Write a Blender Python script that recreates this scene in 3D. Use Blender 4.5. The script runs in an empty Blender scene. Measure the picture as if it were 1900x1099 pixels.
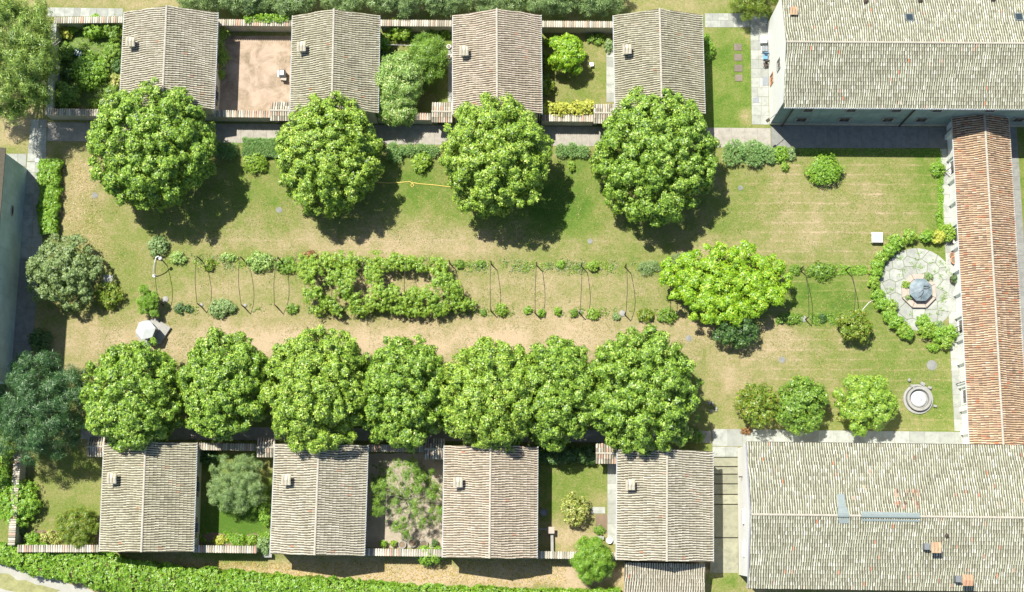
import bpy, math, random
import numpy as np
from mathutils import Vector, Matrix

rnd = random.Random(7)
rng = np.random.default_rng(7)
scene = bpy.context.scene
col = scene.collection

# ------------------------------------------------------------------ camera, light
F, H = 2740.0, 150.0
_d = np.array([5.0, -430.0, -F]); _d /= np.linalg.norm(_d)
UPC = -_d
XC = np.array([1.0, -0.008, 0.0]); XC -= UPC * XC.dot(UPC); XC /= np.linalg.norm(XC)
YC = np.cross(UPC, XC)


def P(X, Y, z=0.0):
    """world point at height z that a survey of the photograph puts at pixel X, Y"""
    r = np.array([X - 950.0, -(Y - 549.5), -F])
    w = np.array([r.dot(XC), r.dot(YC), r.dot(UPC)])
    t = (z - H) / w[2]
    return np.array([w[0] * t, w[1] * t, z])


cam = bpy.data.cameras.new('camera')
cam.lens = F / 1900 * 36
cam.sensor_width = 36
cam.clip_end = 3000
camo = bpy.data.objects.new('camera', cam)
col.objects.link(camo)
M = Matrix(((XC[0], XC[1], XC[2], 0), (YC[0], YC[1], YC[2], 0), (UPC[0], UPC[1], UPC[2], H), (0, 0, 0, 1)))
camo.matrix_world = M
scene.camera = camo

SUNV = Vector((-0.327, 0.349, 1.0)).normalized()
world = bpy.data.worlds.new('World')
scene.world = world
world.use_nodes = True
wn = world.node_tree.nodes
sky = wn.new('ShaderNodeTexSky')
sky.sky_type = 'NISHITA'
sky.sun_disc = False
sky.sun_elevation = math.asin(SUNV.z)
sky.sun_rotation = math.atan2(SUNV.x, SUNV.y)
bg = wn['Background']
bg.inputs['Strength'].default_value = 0.09
world.node_tree.links.new(sky.outputs[0], bg.inputs[0])
sun = bpy.data.lights.new('sun', 'SUN')
sun.energy = 4.85
sun.angle = math.radians(0.5)
sun.color = (1.0, 0.95, 0.86)
suno = bpy.data.objects.new('sun', sun)
col.objects.link(suno)
suno.rotation_euler = SUNV.to_track_quat('Z', 'Y').to_euler()
suno.location = (0, 0, 90)
scene.view_settings.view_transform = 'Standard'
scene.view_settings.look = 'None'
scene.view_settings.exposure = 0.72
scene.view_settings.gamma = 1
scene.cycles.max_bounces = 6
scene.cycles.transparent_max_bounces = 6


# ------------------------------------------------------------------ materials
class NT:
    def __init__(s, name):
        s.m = bpy.data.materials.new(name)
        s.m.use_nodes = True
        s.t = s.m.node_tree
        s.b = s.t.nodes['Principled BSDF']
        s.out = s.t.nodes['Material Output']

    def n(s, typ, **kw):
        nd = s.t.nodes.new('ShaderNode' + typ)
        for k, v in kw.items():
            setattr(nd, k, v)
        return nd

    def l(s, a, b):
        s.t.links.new(a, b)

    def noise(s, scale, detail=4, rough=0.55, vec=None, dist=0.0):
        nd = s.n('TexNoise')
        nd.inputs['Scale'].default_value = scale
        nd.inputs['Detail'].default_value = detail
        nd.inputs['Roughness'].default_value = rough
        nd.inputs['Distortion'].default_value = dist
        if vec is None:
            vec = s.wpos()
        s.l(vec, nd.inputs['Vector'])
        return nd.outputs['Fac']

    def wpos(s):
        if not hasattr(s, '_p'):
            s._p = s.n('NewGeometry')
        return s._p.outputs['Position']

    def island(s):
        s.wpos()
        return s._p.outputs['Random Per Island']

    def ramp(s, fac, stops, interp='LINEAR'):
        r = s.n('ValToRGB')
        r.color_ramp.interpolation = interp
        e = r.color_ramp.elements
        while len(e) < len(stops):
            e.new(0.5)
        for i, (p, c) in enumerate(stops):
            e[i].position = p
            e[i].color = (*c, 1) if len(c) == 3 else c
        s.l(fac, r.inputs['Fac'])
        return r.outputs['Color']

    def mix(s, fac, a, b, mode='MIX'):
        m = s.n('Mix', data_type='RGBA', blend_type=mode)
        for inp, v in ((m.inputs[0], fac), (m.inputs[6], a), (m.inputs[7], b)):
            if hasattr(v, 'is_output') or isinstance(v, bpy.types.NodeSocket):
                s.l(v, inp)
            elif isinstance(v, (int, float)):
                inp.default_value = v
            else:
                inp.default_value = (*v, 1)
        return m.outputs[2]

    def math(s, op, a, b=0.0, c=None, clamp=False):
        m = s.n('Math', operation=op, use_clamp=clamp)
        for i, v in enumerate((a, b, c)):
            if v is None:
                continue
            if isinstance(v, bpy.types.NodeSocket):
                s.l(v, m.inputs[i])
            else:
                m.inputs[i].default_value = v
        return m.outputs[0]

    def bump(s, h, dist=0.02, strength=0.6):
        b = s.n('Bump')
        b.inputs['Distance'].default_value = dist
        b.inputs['Strength'].default_value = strength
        s.l(h, b.inputs['Height'])
        s.l(b.outputs[0], s.b.inputs['Normal'])

    def base(s, c, rough=0.85, spec=0.3):
        if isinstance(c, bpy.types.NodeSocket):
            s.l(c, s.b.inputs['Base Color'])
        else:
            s.b.inputs['Base Color'].default_value = (*c, 1)
        s.b.inputs['Roughness'].default_value = rough
        s.b.inputs['Specular IOR Level'].default_value = spec
        return s.m


def plain(name, c, rough=0.7, var=0.25, scale=3.0, bump=0.01, metal=0.0):
    s = NT(name)
    f = s.noise(scale, 6, 0.65)
    a = tuple(x * (1 - var) for x in c)
    b = tuple(min(1, x * (1 + var * 0.6)) for x in c)
    f2 = s.noise(scale * 9, 3)
    cc = s.ramp(s.math('ADD', s.math('MULTIPLY', f, 0.7), s.math('MULTIPLY', f2, 0.3)), [(0.3, a), (0.7, b)])
    s.bump(f2, bump)
    s.b.inputs['Metallic'].default_value = metal
    return s.base(cc, rough)


def leafmat(name, stops, trans=0.17, tip=None):
    s = NT(name)
    k = (1.55, 1.38, 1.0) if name.startswith('chestnut') else (1.4, 1.3, .9) if name.startswith('vine') else (1.35, 1.35, 1.15) if name.startswith('bluish') else (1.5, 1.4, 1.2) if name.startswith('bright') else (1.2, 1.2, 1.1) if name.startswith('gold') else (1.6, 1.5, 1.2) if name.startswith(('lavender', 'willow', 'bluish', 'feath')) else (1.7, 1.65, .9) if name.startswith(('bright', 'vine', 'mid', 'gold')) else (1.2, 1.12, .7) if name.startswith(('lime', 'yellow', 'straw', 'dry')) else ((1.35, 1.35, .95) if name.startswith(('dark', 'bluish', 'grey', 'olive', 'red', 'lav')) else (1.85, 1.5, .8))
    stops = [(p, tuple(min(.8, a * b) for a, b in zip(c, k))) for p, c in stops]
    c = s.ramp(s.island(), stops)
    big = s.noise(0.55, 3)
    c = s.mix(s.math('MULTIPLY', s.math('SUBTRACT', big, 0.35, clamp=True), 1.6, clamp=True), s.mix(1.0, c, (0.80, 0.85, 0.82), 'MULTIPLY'), c)
    s.base(c, 0.42, 0.5)
    tr = s.n('BsdfTranslucent')
    s.l(s.mix(1.0, c, (1.3, 1.25, 0.5), 'MULTIPLY'), tr.inputs['Color'])
    mx = s.n('MixShader')
    mx.inputs[0].default_value = trans
    s.l(s.b.outputs[0], mx.inputs[1])
    s.l(tr.outputs[0], mx.inputs[2])
    s.l(mx.outputs[0], s.out.inputs['Surface'])
    return s.m


LM = {
    'chestnut': leafmat('chestnut_leaf', [(0, (.02, .055, .010)), (.35, (.10, .215, .026)), (.7, (.19, .335, .048)), (.92, (.27, .42, .08)), (1, (.40, .50, .17))]),
    'chestnut_b': leafmat('chestnut_leaf_pale', [(0, (.025, .065, .012)), (.35, (.125, .245, .030)), (.7, (.225, .37, .055)), (.92, (.31, .45, .09)), (1, (.45, .53, .19))]),
    'dark': leafmat('dark_leaf', [(0, (.025, .06, .02)), (.5, (.055, .12, .04)), (.85, (.10, .19, .06)), (1, (.17, .25, .09))]),
    'blue': leafmat('bluish_needle', [(0, (.014, .045, .018)), (.5, (.035, .095, .032)), (.85, (.085, .175, .058)), (1, (.22, .32, .17))]),
    'mid': leafmat('mid_leaf', [(0, (.05, .11, .02)), (.5, (.10, .19, .035)), (1, (.2, .29, .07))]),
    'lime': leafmat('lime_leaf', [(0, (.08, .20, .012)), (.5, (.205, .40, .02)), (.85, (.31, .50, .035)), (1, (.46, .55, .10))]),
    'bright': leafmat('bright_leaf', [(0, (.07, .17, .015)), (.5, (.14, .29, .025)), (1, (.25, .38, .05))]),
    'vine': leafmat('vine_leaf', [(0, (.08, .18, .02)), (.5, (.17, .31, .04)), (1, (.32, .43, .08))]),
    'olive': leafmat('olive_leaf', [(0, (.07, .11, .05)), (.5, (.15, .22, .10)), (1, (.30, .37, .20))]),
    'grey': leafmat('grey_green_leaf', [(0, (.08, .135, .06)), (.5, (.17, .26, .12)), (1, (.31, .40, .21))]),
    'yellow': leafmat('yellow_green_leaf', [(0, (.25, .32, .05)), (.5, (.45, .50, .10)), (1, (.62, .62, .2))]),
    'gold': leafmat('gold_tipped_leaf', [(0, (.07, .13, .015)), (.55, (.16, .25, .02)), (.9, (.28, .34, .04)), (.96, (.36, .28, .05)), (1, (.42, .2, .05))]),
    'feather': leafmat('feathery_leaf', [(0, (.07, .15, .03)), (.5, (.17, .30, .07)), (.85, (.30, .42, .14)), (1, (.55, .52, .32))]),
    'willow': leafmat('willow_leaf', [(0, (.05, .10, .02)), (.5, (.14, .24, .05)), (1, (.30, .40, .11))]),
    'flower': leafmat('flowering_leaf', [(0, (.08, .15, .03)), (.7, (.22, .3, .1)), (.9, (.5, .5, .35)), (1, (.6, .35, .35))]),
    'red': leafmat('reddish_leaf', [(0, (.08, .06, .02)), (.5, (.22, .12, .05)), (1, (.4, .14, .08))]),
    'lavender': leafmat('lavender_foliage', [(0, (.13, .26, .10)), (.5, (.24, .40, .19)), (1, (.38, .54, .30))]),
}


def tilemat(name, stops, patch=None, stain=0.5):
    s = NT(name)
    c = s.ramp(s.island(), stops)
    f = s.noise(9, 5, 0.7)
    c = s.mix(s.math('MULTIPLY', s.math('SUBTRACT', f, 0.52, clamp=True), 2.6, clamp=True), c, (.13, .125, .09))
    g = s.noise(0.7, 6, 0.72)
    c = s.mix(s.math('MULTIPLY', s.math('SUBTRACT', g, 0.52, clamp=True), 3.0 * stain, clamp=True), c, (.16, .15, .105))
    if patch:
        h = s.noise(0.45, 3, 0.6)
        c = s.mix(s.math('MULTIPLY', s.math('SUBTRACT', h, 0.55, clamp=True), 5, clamp=True), c, patch)
    s.bump(f, 0.012)
    return s.base(c, 0.9, 0.2)


CREAM = [(0, (.33, .30, .22)), (.1, (.39, .36, .275)), (.45, (.44, .41, .32)), (.85, (.485, .455, .36)), (.99, (.55, .52, .43)), (.995, (.46, .29, .20)), (1, (.5, .25, .15))]
GREYT = [(0, (.25, .25, .18)), (.1, (.31, .315, .23)), (.45, (.38, .385, .29)), (.85, (.455, .465, .36)), (.988, (.60, .62, .52)), (.996, (.50, .26, .17)), (1, (.55, .24, .13))]
WARM = [(0, (.27, .19, .13)), (.12, (.40, .29, .195)), (.45, (.48, .345, .215)), (.8, (.54, .405, .26)), (.93, (.60, .50, .38)), (.975, (.50, .23, .13)), (1, (.52, .20, .10))]
TM = {
    'cream': tilemat('weathered_cream_tile', CREAM),
    'cream1': tilemat('mossy_cream_tile', [(p, (c[0] * .93, c[1] * .95, c[2] * .88)) for p, c in CREAM], stain=.95),
    'cream2': tilemat('pinkish_cream_tile', [(p, (c[0] * 1.05, c[1] * .97, c[2] * .96)) for p, c in CREAM], stain=.4),
    'grey': tilemat('lichened_grey_tile', GREYT),
    'warm': tilemat('terracotta_tile', WARM, stain=0.35),
    'deck': plain('tile_channel_dirt', (.10, .09, .065), 0.95, 0.4, 6),
    'deckwarm': plain('terracotta_channel', (.13, .085, .06), 0.95, 0.4, 6),
    'mortar': plain('ridge_mortar', (.42, .39, .32), 0.95, 0.35, 5),
    'orange': plain('new_orange_tile', (.46, .27, .17), 0.85, 0.2, 4),
}


def coping_mat():
    s = NT('coping_tile')
    oi = s.n('ObjectInfo')
    c = s.ramp(oi.outputs['Random'], [(0, (.22, .20, .15)), (.4, (.42, .39, .31)), (.8, (.58, .55, .46)), (.9, (.52, .38, .28)), (1, (.45, .27, .19))])
    f = s.noise(8, 5)
    c = s.mix(s.math('MULTIPLY', s.math('SUBTRACT', f, 0.5, clamp=True), 2.5, clamp=True), c, (.2, .18, .13))
    return s.base(c, 0.9, 0.2)


def slab_mat(name, c, var=0.2):
    s = NT(name)
    oi = s.n('ObjectInfo')
    a = s.ramp(oi.outputs['Random'], [(0, tuple(x * (1 - var) for x in c)), (1, tuple(x * (1 + var) for x in c))])
    f = s.noise(1.7, 6, 0.65)
    a = s.mix(s.math('MULTIPLY', s.math('SUBTRACT', f, 0.42, clamp=True), 2.6, clamp=True), a, tuple(x * 0.55 for x in c))
    g = s.noise(22, 3)
    a = s.mix(s.math('MULTIPLY', g, 0.35), a, tuple(x * 0.72 for x in c))
    s.bump(g, 0.006)
    return s.base(a, 0.9, 0.25)


COPING = coping_mat()
SLAB = slab_mat('pale_stone_slab', (.36, .375, .335))
SLABB = slab_mat('beige_concrete_slab', (.36, .335, .29), 0.06)
SLABD = slab_mat('grey_stone_slab', (.25, .255, .235), .05)
SLABBR = slab_mat('brown_stone_slab', (.20, .17, .135), .1)
STEPM = slab_mat('step_concrete', (.28, .28, .20))
WHITE = plain('white_render', (.88, .875, .83), 0.9, 0.05, 0.7)
CREAMW = plain('cream_render', (.62, .58, .48), 0.9, 0.18, 0.8)
def wallmat(name, c, dirt):
    s = NT(name)
    f = s.noise(0.6, 6, 0.65)
    mp = s.n('Mapping'); mp.inputs['Scale'].default_value = (1.8, 1.8, 0.15)
    s.l(s.wpos(), mp.inputs['Vector'])
    g = s.noise(1.4, 5, 0.7, mp.outputs[0])
    cc = s.ramp(f, [(.3, tuple(x * .75 for x in c)), (.65, c)])
    cc = s.mix(s.math('MULTIPLY', s.math('SUBTRACT', g, 0.5, clamp=True), 2.4, clamp=True), cc, dirt)
    s.bump(s.noise(18, 3), 0.01)
    return s.base(cc, 0.92, 0.2)


PLAS = wallmat('weathered_shade_teal_plaster', (.24, .33, .325), (.14, .19, .185))  # dark teal of the wall's shaded side put into the colour; streaks are dirt
CHURCHW = wallmat('church_plaster', (.52, .64, .62), (.32, .42, .41))  # blue-green of skylit shade mixed into the plaster colour; streaks are stains
GARDW = wallmat('garden_wall_plaster', (.46, .44, .36), (.25, .24, .18))
METAL = plain('zinc_gutter', (.55, .58, .60), 0.4, 0.15, 4, metal=0.3)
LEAD = plain('lead_flashing', (.22, .265, .26), 0.5, 0.15, 3)
DARK = plain('dark_opening', (.03, .035, .035), 0.6, 0.2)
IRON = plain('rusty_iron', (.06, .045, .035), 0.7, 0.3)
STONE = plain('pale_stone', (.31, .31, .285), 0.85, 0.25, 2.5)
PINKST = plain('pinkish_stone', (.42, .36, .30), 0.85, 0.2, 2.5)
TERRA = plain('terracotta_pot', (.50, .24, .14), 0.8, 0.2, 5)
BARK = plain('bark', (.13, .10, .07), 0.95, 0.4, 5, 0.03)
PALEBARK = plain('pale_bark', (.42, .38, .31), 0.9, 0.3, 5, 0.02)
WOOD = plain('weathered_wood', (.25, .18, .12), 0.85, 0.3, 4)
PLASTIC = plain('white_plastic', (.75, .76, .76), 0.4, 0.05)
GREENP = plain('green_paint', (.03, .16, .09), 0.5, 0.1)
BLUEP = plain('blue_paint', (.12, .28, .42), 0.5, 0.15)
GREYM = plain('grey_metal', (.20, .22, .235), 0.45, 0.15, metal=0.4)
CANV = plain('grey_canvas', (.50, .53, .52), .7, .15)
YEL = plain('yellow_hose', (.62, .48, .12), 0.5, 0.1)
REDP = plain('red_paint', (.42, .08, .05), 0.6, 0.1)
def dirtmat():
    s = NT('bare_dirt')
    f = s.noise(0.55, 8, 0.72, dist=.5)
    g = s.noise(6, 4, .7)
    c = s.ramp(f, [(.34, (.19, .155, .10)), (.46, (.32, .25, .18)), (.56, (.42, .33, .25)), (.72, (.47, .385, .30))])
    c = s.mix(s.math('MULTIPLY', g, .3), c, (.25, .2, .14)); s.bump(g, .03)
    return s.base(c, .97, .2)


DIRT = dirtmat()
SOIL = plain('garden_soil', (.20, .15, .10), 0.97, 0.35, 1.2, 0.04)
ROADM = plain('gravel_track', (.36, .355, .31), 0.97, 0.18, 1.0, 0.02)


def glassmat():
    s = NT('window_glass')
    s.base((.03, .045, .05), 0.08, 0.6)
    return s.m


GLASS = glassmat()


def dome_mat():
    s = NT('blue_grey_lid')
    f = s.noise(1.5, 5, 0.6)
    c = s.ramp(f, [(.35, (.12, .16, .18)), (.65, (.25, .31, .33))])
    return s.base(c, 0.35, 0.5)


LIDM = dome_mat()


# ------------------------------------------------------------------ mesh tools
def fast_mesh(name, V, Fc):
    V = np.asarray(V, dtype=np.float32); Fc = np.asarray(Fc, dtype=np.int32)
    me = bpy.data.meshes.new(name)
    k = Fc.shape[1]
    me.vertices.add(len(V)); me.vertices.foreach_set('co', V.ravel())
    me.loops.add(Fc.size); me.loops.foreach_set('vertex_index', Fc.ravel())
    me.polygons.add(len(Fc)); me.polygons.foreach_set('loop_start', np.arange(0, Fc.size, k, dtype=np.int32))
    me.update(calc_edges=True)
    return me


def tag(o, label=None, cat=None, group=None, kind=None):
    for k, v in (('label', label), ('category', cat), ('group', group), ('kind', kind)):
        if v:
            o[k] = v
    return o


def empty(name, loc, label, cat, group=None):
    o = bpy.data.objects.new(name, None)
    o.empty_display_size = 0.3
    col.objects.link(o)
    o.location = tuple(float(v) for v in loc)
    return tag(o, label, cat, group)


def off(parent):
    v = Vector((0, 0, 0))
    while parent is not None:
        v += Vector(parent.location)
        parent = parent.parent
    return np.array(v)


def link(name, me, mat, parent=None, smooth=False):
    o = bpy.data.objects.new(name, me)
    if mat is not None and not me.materials:
        me.materials.append(mat)
    if smooth:
        me.polygons.foreach_set('use_smooth', [True] * len(me.polygons))
    col.objects.link(o)
    if parent is not None:
        o.parent = parent
    return o


class MB:
    def __init__(s):
        s.v = []; s.f = []

    def poly(s, pts, faces):
        b = len(s.v)
        s.v += [tuple(float(c) for c in p) for p in pts]
        s.f += [tuple(b + i for i in f) for f in faces]

    def box(s, c, size, ang=0.0, tilt=None):
        hx, hy, hz = [d / 2 for d in size]
        ca, sa = math.cos(ang), math.sin(ang)
        pts = []
        for dz in (-hz, hz):
            for dx, dy in ((-hx, -hy), (hx, -hy), (hx, hy), (-hx, hy)):
                pts.append((c[0] + dx * ca - dy * sa, c[1] + dx * sa + dy * ca, c[2] + dz))
        s.poly(pts, [(3, 2, 1, 0), (4, 5, 6, 7), (0, 1, 5, 4), (1, 2, 6, 5), (2, 3, 7, 6), (3, 0, 4, 7)])
        return s

    def prism(s, ring, z0, z1, ring2=None):
        n = len(ring)
        r2 = ring2 or ring
        pts = [(p[0], p[1], z0) for p in ring] + [(p[0], p[1], z1) for p in r2]
        s.poly(pts, [tuple(range(n - 1, -1, -1)), tuple(range(n, 2 * n))] + [(i, (i + 1) % n, n + (i + 1) % n, n + i) for i in range(n)])
        return s

    def hexa(s, a, b):
        """a, b: lists of 4 points (bottom quad, top quad)"""
        s.poly(list(a) + list(b), [(3, 2, 1, 0), (4, 5, 6, 7), (0, 1, 5, 4), (1, 2, 6, 5), (2, 3, 7, 6), (3, 0, 4, 7)])
        return s

    def tube(s, pts, r, n=6, close=True):
        pts = [Vector(tuple(float(c) for c in p)) for p in pts]
        rr = r if isinstance(r, (list, tuple)) else [r] * len(pts)
        b = len(s.v)
        ref = Vector((0.31, 0.2, 0.93)).normalized()
        for i, p in enumerate(pts):
            t = (pts[min(i + 1, len(pts) - 1)] - pts[max(i - 1, 0)]).normalized()
            a = t.cross(ref)
            if a.length < 1e-3:
                a = t.cross(Vector((1, 0, 0)))
            a.normalize(); c = t.cross(a)
            for k in range(n):
                an = 2 * math.pi * k / n
                q = p + (a * math.cos(an) + c * math.sin(an)) * rr[i]
                s.v.append(tuple(q))
        for i in range(len(pts) - 1):
            for k in range(n):
                s.f.append((b + i * n + k, b + i * n + (k + 1) % n, b + (i + 1) * n + (k + 1) % n, b + (i + 1) * n + k))
        if close:
            s.f.append(tuple(b + k for k in range(n - 1, -1, -1)))
            s.f.append(tuple(b + (len(pts) - 1) * n + k for k in range(n)))
        return s

    def lathe(s, c, prof, n=16, a0=0.0):
        b = len(s.v)
        for (r, z) in prof:
            for k in range(n):
                an = a0 + 2 * math.pi * k / n
                s.v.append((c[0] + r * math.cos(an), c[1] + r * math.sin(an), c[2] + z))
        for i in range(len(prof) - 1):
            for k in range(n):
                s.f.append((b + i * n + k, b + i * n + (k + 1) % n, b + (i + 1) * n + (k + 1) % n, b + (i + 1) * n + k))
        s.f.append(tuple(b + k for k in range(n - 1, -1, -1)))
        s.f.append(tuple(b + (len(prof) - 1) * n + k for k in range(n)))
        return s

    def build(s, name, mat, parent=None, smooth=False):
        o0 = off(parent)
        me = bpy.data.meshes.new(name)
        me.from_pydata([(v[0] - o0[0], v[1] - o0[1], v[2] - o0[2]) for v in s.v], [], s.f)
        me.update()
        return link(name, me, mat, parent, smooth)


def sheet(name, pxs, z, mat, label=None, thick=0.0, wob=0.0, parent=None, sub=0, kind='structure'):
    pts = [P(x, y, z) for x, y in pxs]
    if sub:
        out = []
        for i in range(len(pts)):
            a, b = pts[i], pts[(i + 1) % len(pts)]
            L = np.linalg.norm(b - a); n = max(1, int(L / sub))
            for k in range(n):
                q = a + (b - a) * k / n
                out.append(q + np.array([rnd.uniform(-wob, wob), rnd.uniform(-wob, wob), 0]))
        pts = out
    mb = MB()
    mb.poly(pts, [tuple(range(len(pts) - 1, -1, -1))])
    o = mb.build(name, mat, parent)
    o.data.polygons[0].flip() if o.data.polygons[0].normal.z < 0 else None
    if kind:
        o['kind'] = kind
    if label:
        o['label'] = label
    return o


# ------------------------------------------------------------------ ground
def gz_at(x, y):
    return 0.0


SOUTHY = P(600, 1029, 0)[1]
SZ = -0.2


def lin(a, b, n):
    return list(np.linspace(a, b, n))


def vnoise(x, y, s, seed):
    r = np.random.default_rng(seed)
    g = r.random((64, 64))
    X = x / s; Y = y / s
    xi = np.floor(X).astype(int); yi = np.floor(Y).astype(int)
    fx = X - xi; fy = Y - yi
    fx = fx * fx * (3 - 2 * fx); fy = fy * fy * (3 - 2 * fy)
    a = g[xi % 64, yi % 64]; b = g[(xi + 1) % 64, yi % 64]; c = g[xi % 64, (yi + 1) % 64]; d = g[(xi + 1) % 64, (yi + 1) % 64]
    return a * (1 - fx) * (1 - fy) + b * fx * (1 - fy) + c * (1 - fx) * fy + d * fx * fy


def to_px(x, y, z=0):
    v = np.stack([x, y, np.full_like(x, z - H)], -1)
    W = np.stack([XC, YC, UPC])
    c = v @ W
    return 950 + F * c[..., 0] / -c[..., 2], 549.5 - F * c[..., 1] / -c[..., 2]


def build_ground():
    xs = np.array(lin(-900, -80, 12) + lin(-70, 70, 351) + lin(80, 900, 12))
    ys = np.array(lin(-900, -30, 10) + lin(-22, SOUTHY - 0.1, 48) + lin(SOUTHY + 0.1, 70, 180) + lin(80, 900, 12))
    gx, gy = np.meshgrid(xs, ys)
    px, py = to_px(gx, gy)
    dry = np.full_like(gx, 0.43)
    G = [  # cx, cy, sx, sy, target, weight
        (700, 635, 620, 34, 0.95, 1.0), (760, 452, 420, 24, 0.80, 0.9), (820, 535, 420, 40, 0.72, .8), (150, 345, 45, 70, 0.82, .9),
        (160, 640, 80, 60, 0.80, .9), (260, 470, 90, 60, 0.42, .8), (400, 540, 120, 50, .6, .7), (1040, 385, 70, 60, 0.02, 1.0), (760, 340, 80, 50, 0.22, .8),
        (470, 340, 60, 60, 0.36, .7), (1120, 330, 40, 60, .2, .6), (1520, 552, 95, 48, 0.04, 1.0), (1560, 380, 190, 80, 0.55, .8), (1725, 330, 28, 70, 0.12, .9), (1735, 450, 20, 50, .1, .8),
        (1650, 350, 40, 30, .35, .5), (1480, 680, 190, 60, 0.55, .8), (1740, 720, 30, 80, 0.3, .8), (1590, 640, 60, 30, .45, .7), (1340, 700, 60, 60, .72, .8), (700, 470, 70, 14, .9, .6),
        (1440, 640, 100, 18, .75, .6), (1060, 600, 300, 30, .9, .6),
        (700, 1070, 900, 28, 1.0, 1.0), (1350, 1080, 60, 18, 0.3, 1.0), (250, 380, 100, 60, .45, .5),
        (30, 230, 60, 40, .8, 1.0), (400, 5, 500, 12, .75, .9), (1250, 5, 120, 15, .6, .9), (1350, 140, 60, 120, .22, 1), (1350, 70, 40, 14, .45, .7), (1380, 215, 12, 10, .8, .8),
        (1080, 140, 60, 50, .48, 1), (790, 120, 60, 60, .3, 1), (160, 130, 60, 70, .12, 1), (110, 930, 60, 60, .35, 1),
        (445, 960, 60, 60, .02, 1.3), (1065, 900, 60, 50, .42, 1), (1060, 995, 50, 22, .85, 1), (1895, 400, 20, 300, .25, 1.0)]
    for cx, cy, sx, sy, t, w in G:
        q = np.exp(-(((px - cx) / sx) ** 2 + ((py - cy) / sy) ** 2) * 0.8) * w
        q = np.clip(q, 0, 1)
        dry = dry * (1 - q) + t * q
    dry += (vnoise(gx, gy, 3.1, 1) - .5) * .22 + (vnoise(gx, gy, 1.2, 2) - .5) * .16 + (vnoise(gx, gy, 9, 3) - .5) * .14
    # mowing lines, about a metre apart, strongest to the east
    mow = np.clip((px - 1300) / 150, 0, 1) * np.clip((px < 1770) * 1.0, 0, 1) * (((py > 290) & (py < 600)) | ((py > 600) & (py < 800)))
    mow = np.maximum(mow, 0.5 * np.clip(1 - np.abs(py - 450) / 90, 0, 1) * (px > 300) * (px < 1300))
    mow = np.maximum(mow, 0.45 * np.clip(1 - np.abs(py - 630) / 60, 0, 1) * (px > 300) * (px < 1300))
    z = np.where(gy < SOUTHY, SZ, 0.0)
    z = np.where((px > 1309) & (px < 1374) & (py > 851) & (gy > SOUTHY - 1), SZ - .6, z)
    z = np.where((np.abs(gx) > 400) | (np.abs(gy) > 400), SZ, z)
    nx, ny = len(xs), len(ys)
    V = np.stack([gx.ravel(), gy.ravel(), z.ravel()], -1)
    i = np.arange(nx * ny).reshape(ny, nx)
    Fq = np.stack([i[:-1, :-1], i[:-1, 1:], i[1:, 1:], i[1:, :-1]], -1).reshape(-1, 4)
    me = fast_mesh('ground', V, Fq)
    a = me.attributes.new('dry', 'FLOAT', 'POINT'); a.data.foreach_set('value', np.clip(dry, 0, 1).ravel().astype(np.float32))
    a = me.attributes.new('mow', 'FLOAT', 'POINT'); a.data.foreach_set('value', mow.ravel().astype(np.float32))
    s = NT('lawn')
    at = s.n('Attribute'); at.attribute_name = 'dry'
    am = s.n('Attribute'); am.attribute_name = 'mow'
    n1 = s.noise(3.4, 8, 0.75)
    n2 = s.noise(0.8, 6, 0.65, dist=0.6)
    n3 = s.noise(9, 6, 0.8)
    d = s.math('ADD', at.outputs['Fac'], s.math('MULTIPLY', s.math('SUBTRACT', n1, 0.5), 0.95))
    d = s.math('ADD', d, s.math('MULTIPLY', s.math('SUBTRACT', n2, 0.5), 0.65))
    d = s.math('ADD', d, s.math('MULTIPLY', s.math('SUBTRACT', n3, 0.5), 0.75))
    # mow lines
    sep = s.n('SeparateXYZ'); s.l(s.wpos(), sep.inputs[0])
    wob = s.noise(0.25, 2)
    yy = s.math('ADD', s.math('ADD', s.math('MULTIPLY', sep.outputs['Y'], 0.98), s.math('MULTIPLY', sep.outputs['X'], -0.004)), s.math('MULTIPLY', wob, 0.5))
    fr = s.math('PINGPONG', yy, 0.5)
    ln = s.math('SUBTRACT', 1.0, s.math('MULTIPLY', fr, 7.5), clamp=True)
    brk = s.noise(0.5, 6, 0.8)
    ln = s.math('MULTIPLY', s.math('MULTIPLY', ln, am.outputs['Fac']), s.math('MULTIPLY', s.math('SUBTRACT', brk, 0.42, clamp=True), 6, clamp=True))
    d = s.math('ADD', d, s.math('MULTIPLY', ln, 0.30))
    c = s.ramp(d, [(0.0, (.075, .150, .020)), (.22, (.125, .190, .032)), (.42, (.195, .220, .062)), (.6, (.275, .250, .110)), (.78, (.365, .295, .170)), (1.0, (.46, .355, .235))])
    n4 = s.noise(3.2, 8, 0.85)
    c = s.mix(s.math('MULTIPLY', s.math('SUBTRACT', 0.58, n3, clamp=True), 3.4, clamp=True), c, s.mix(1.0, c, (.60, .66, .6), 'MULTIPLY'))
    c = s.mix(s.math('MULTIPLY', s.math('SUBTRACT', n4, 0.6, clamp=True), 4.0, clamp=True), c, (.46, .41, .24))
    s.bump(n3, 0.06, 0.9)
    s.base(c, 0.95, 0.15)
    o = link('ground', me, s.m)
    o['kind'] = 'structure'
    return o


build_ground()


# ------------------------------------------------------------------ foliage
def diamond(L, W, ang, droop, base=0.05):
    """one pointed leaflet leaving the centre at angle ang, four corners"""
    ca, sa = math.cos(ang), math.sin(ang)
    pts = [(base, 0, 0.0), (L * .55, -W / 2, -droop * .35), (L, 0, -droop), (L * .55, W / 2, -droop * .35)]
    return [(x * ca - y * sa, x * sa + y * ca, z) for x, y, z in pts]


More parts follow.
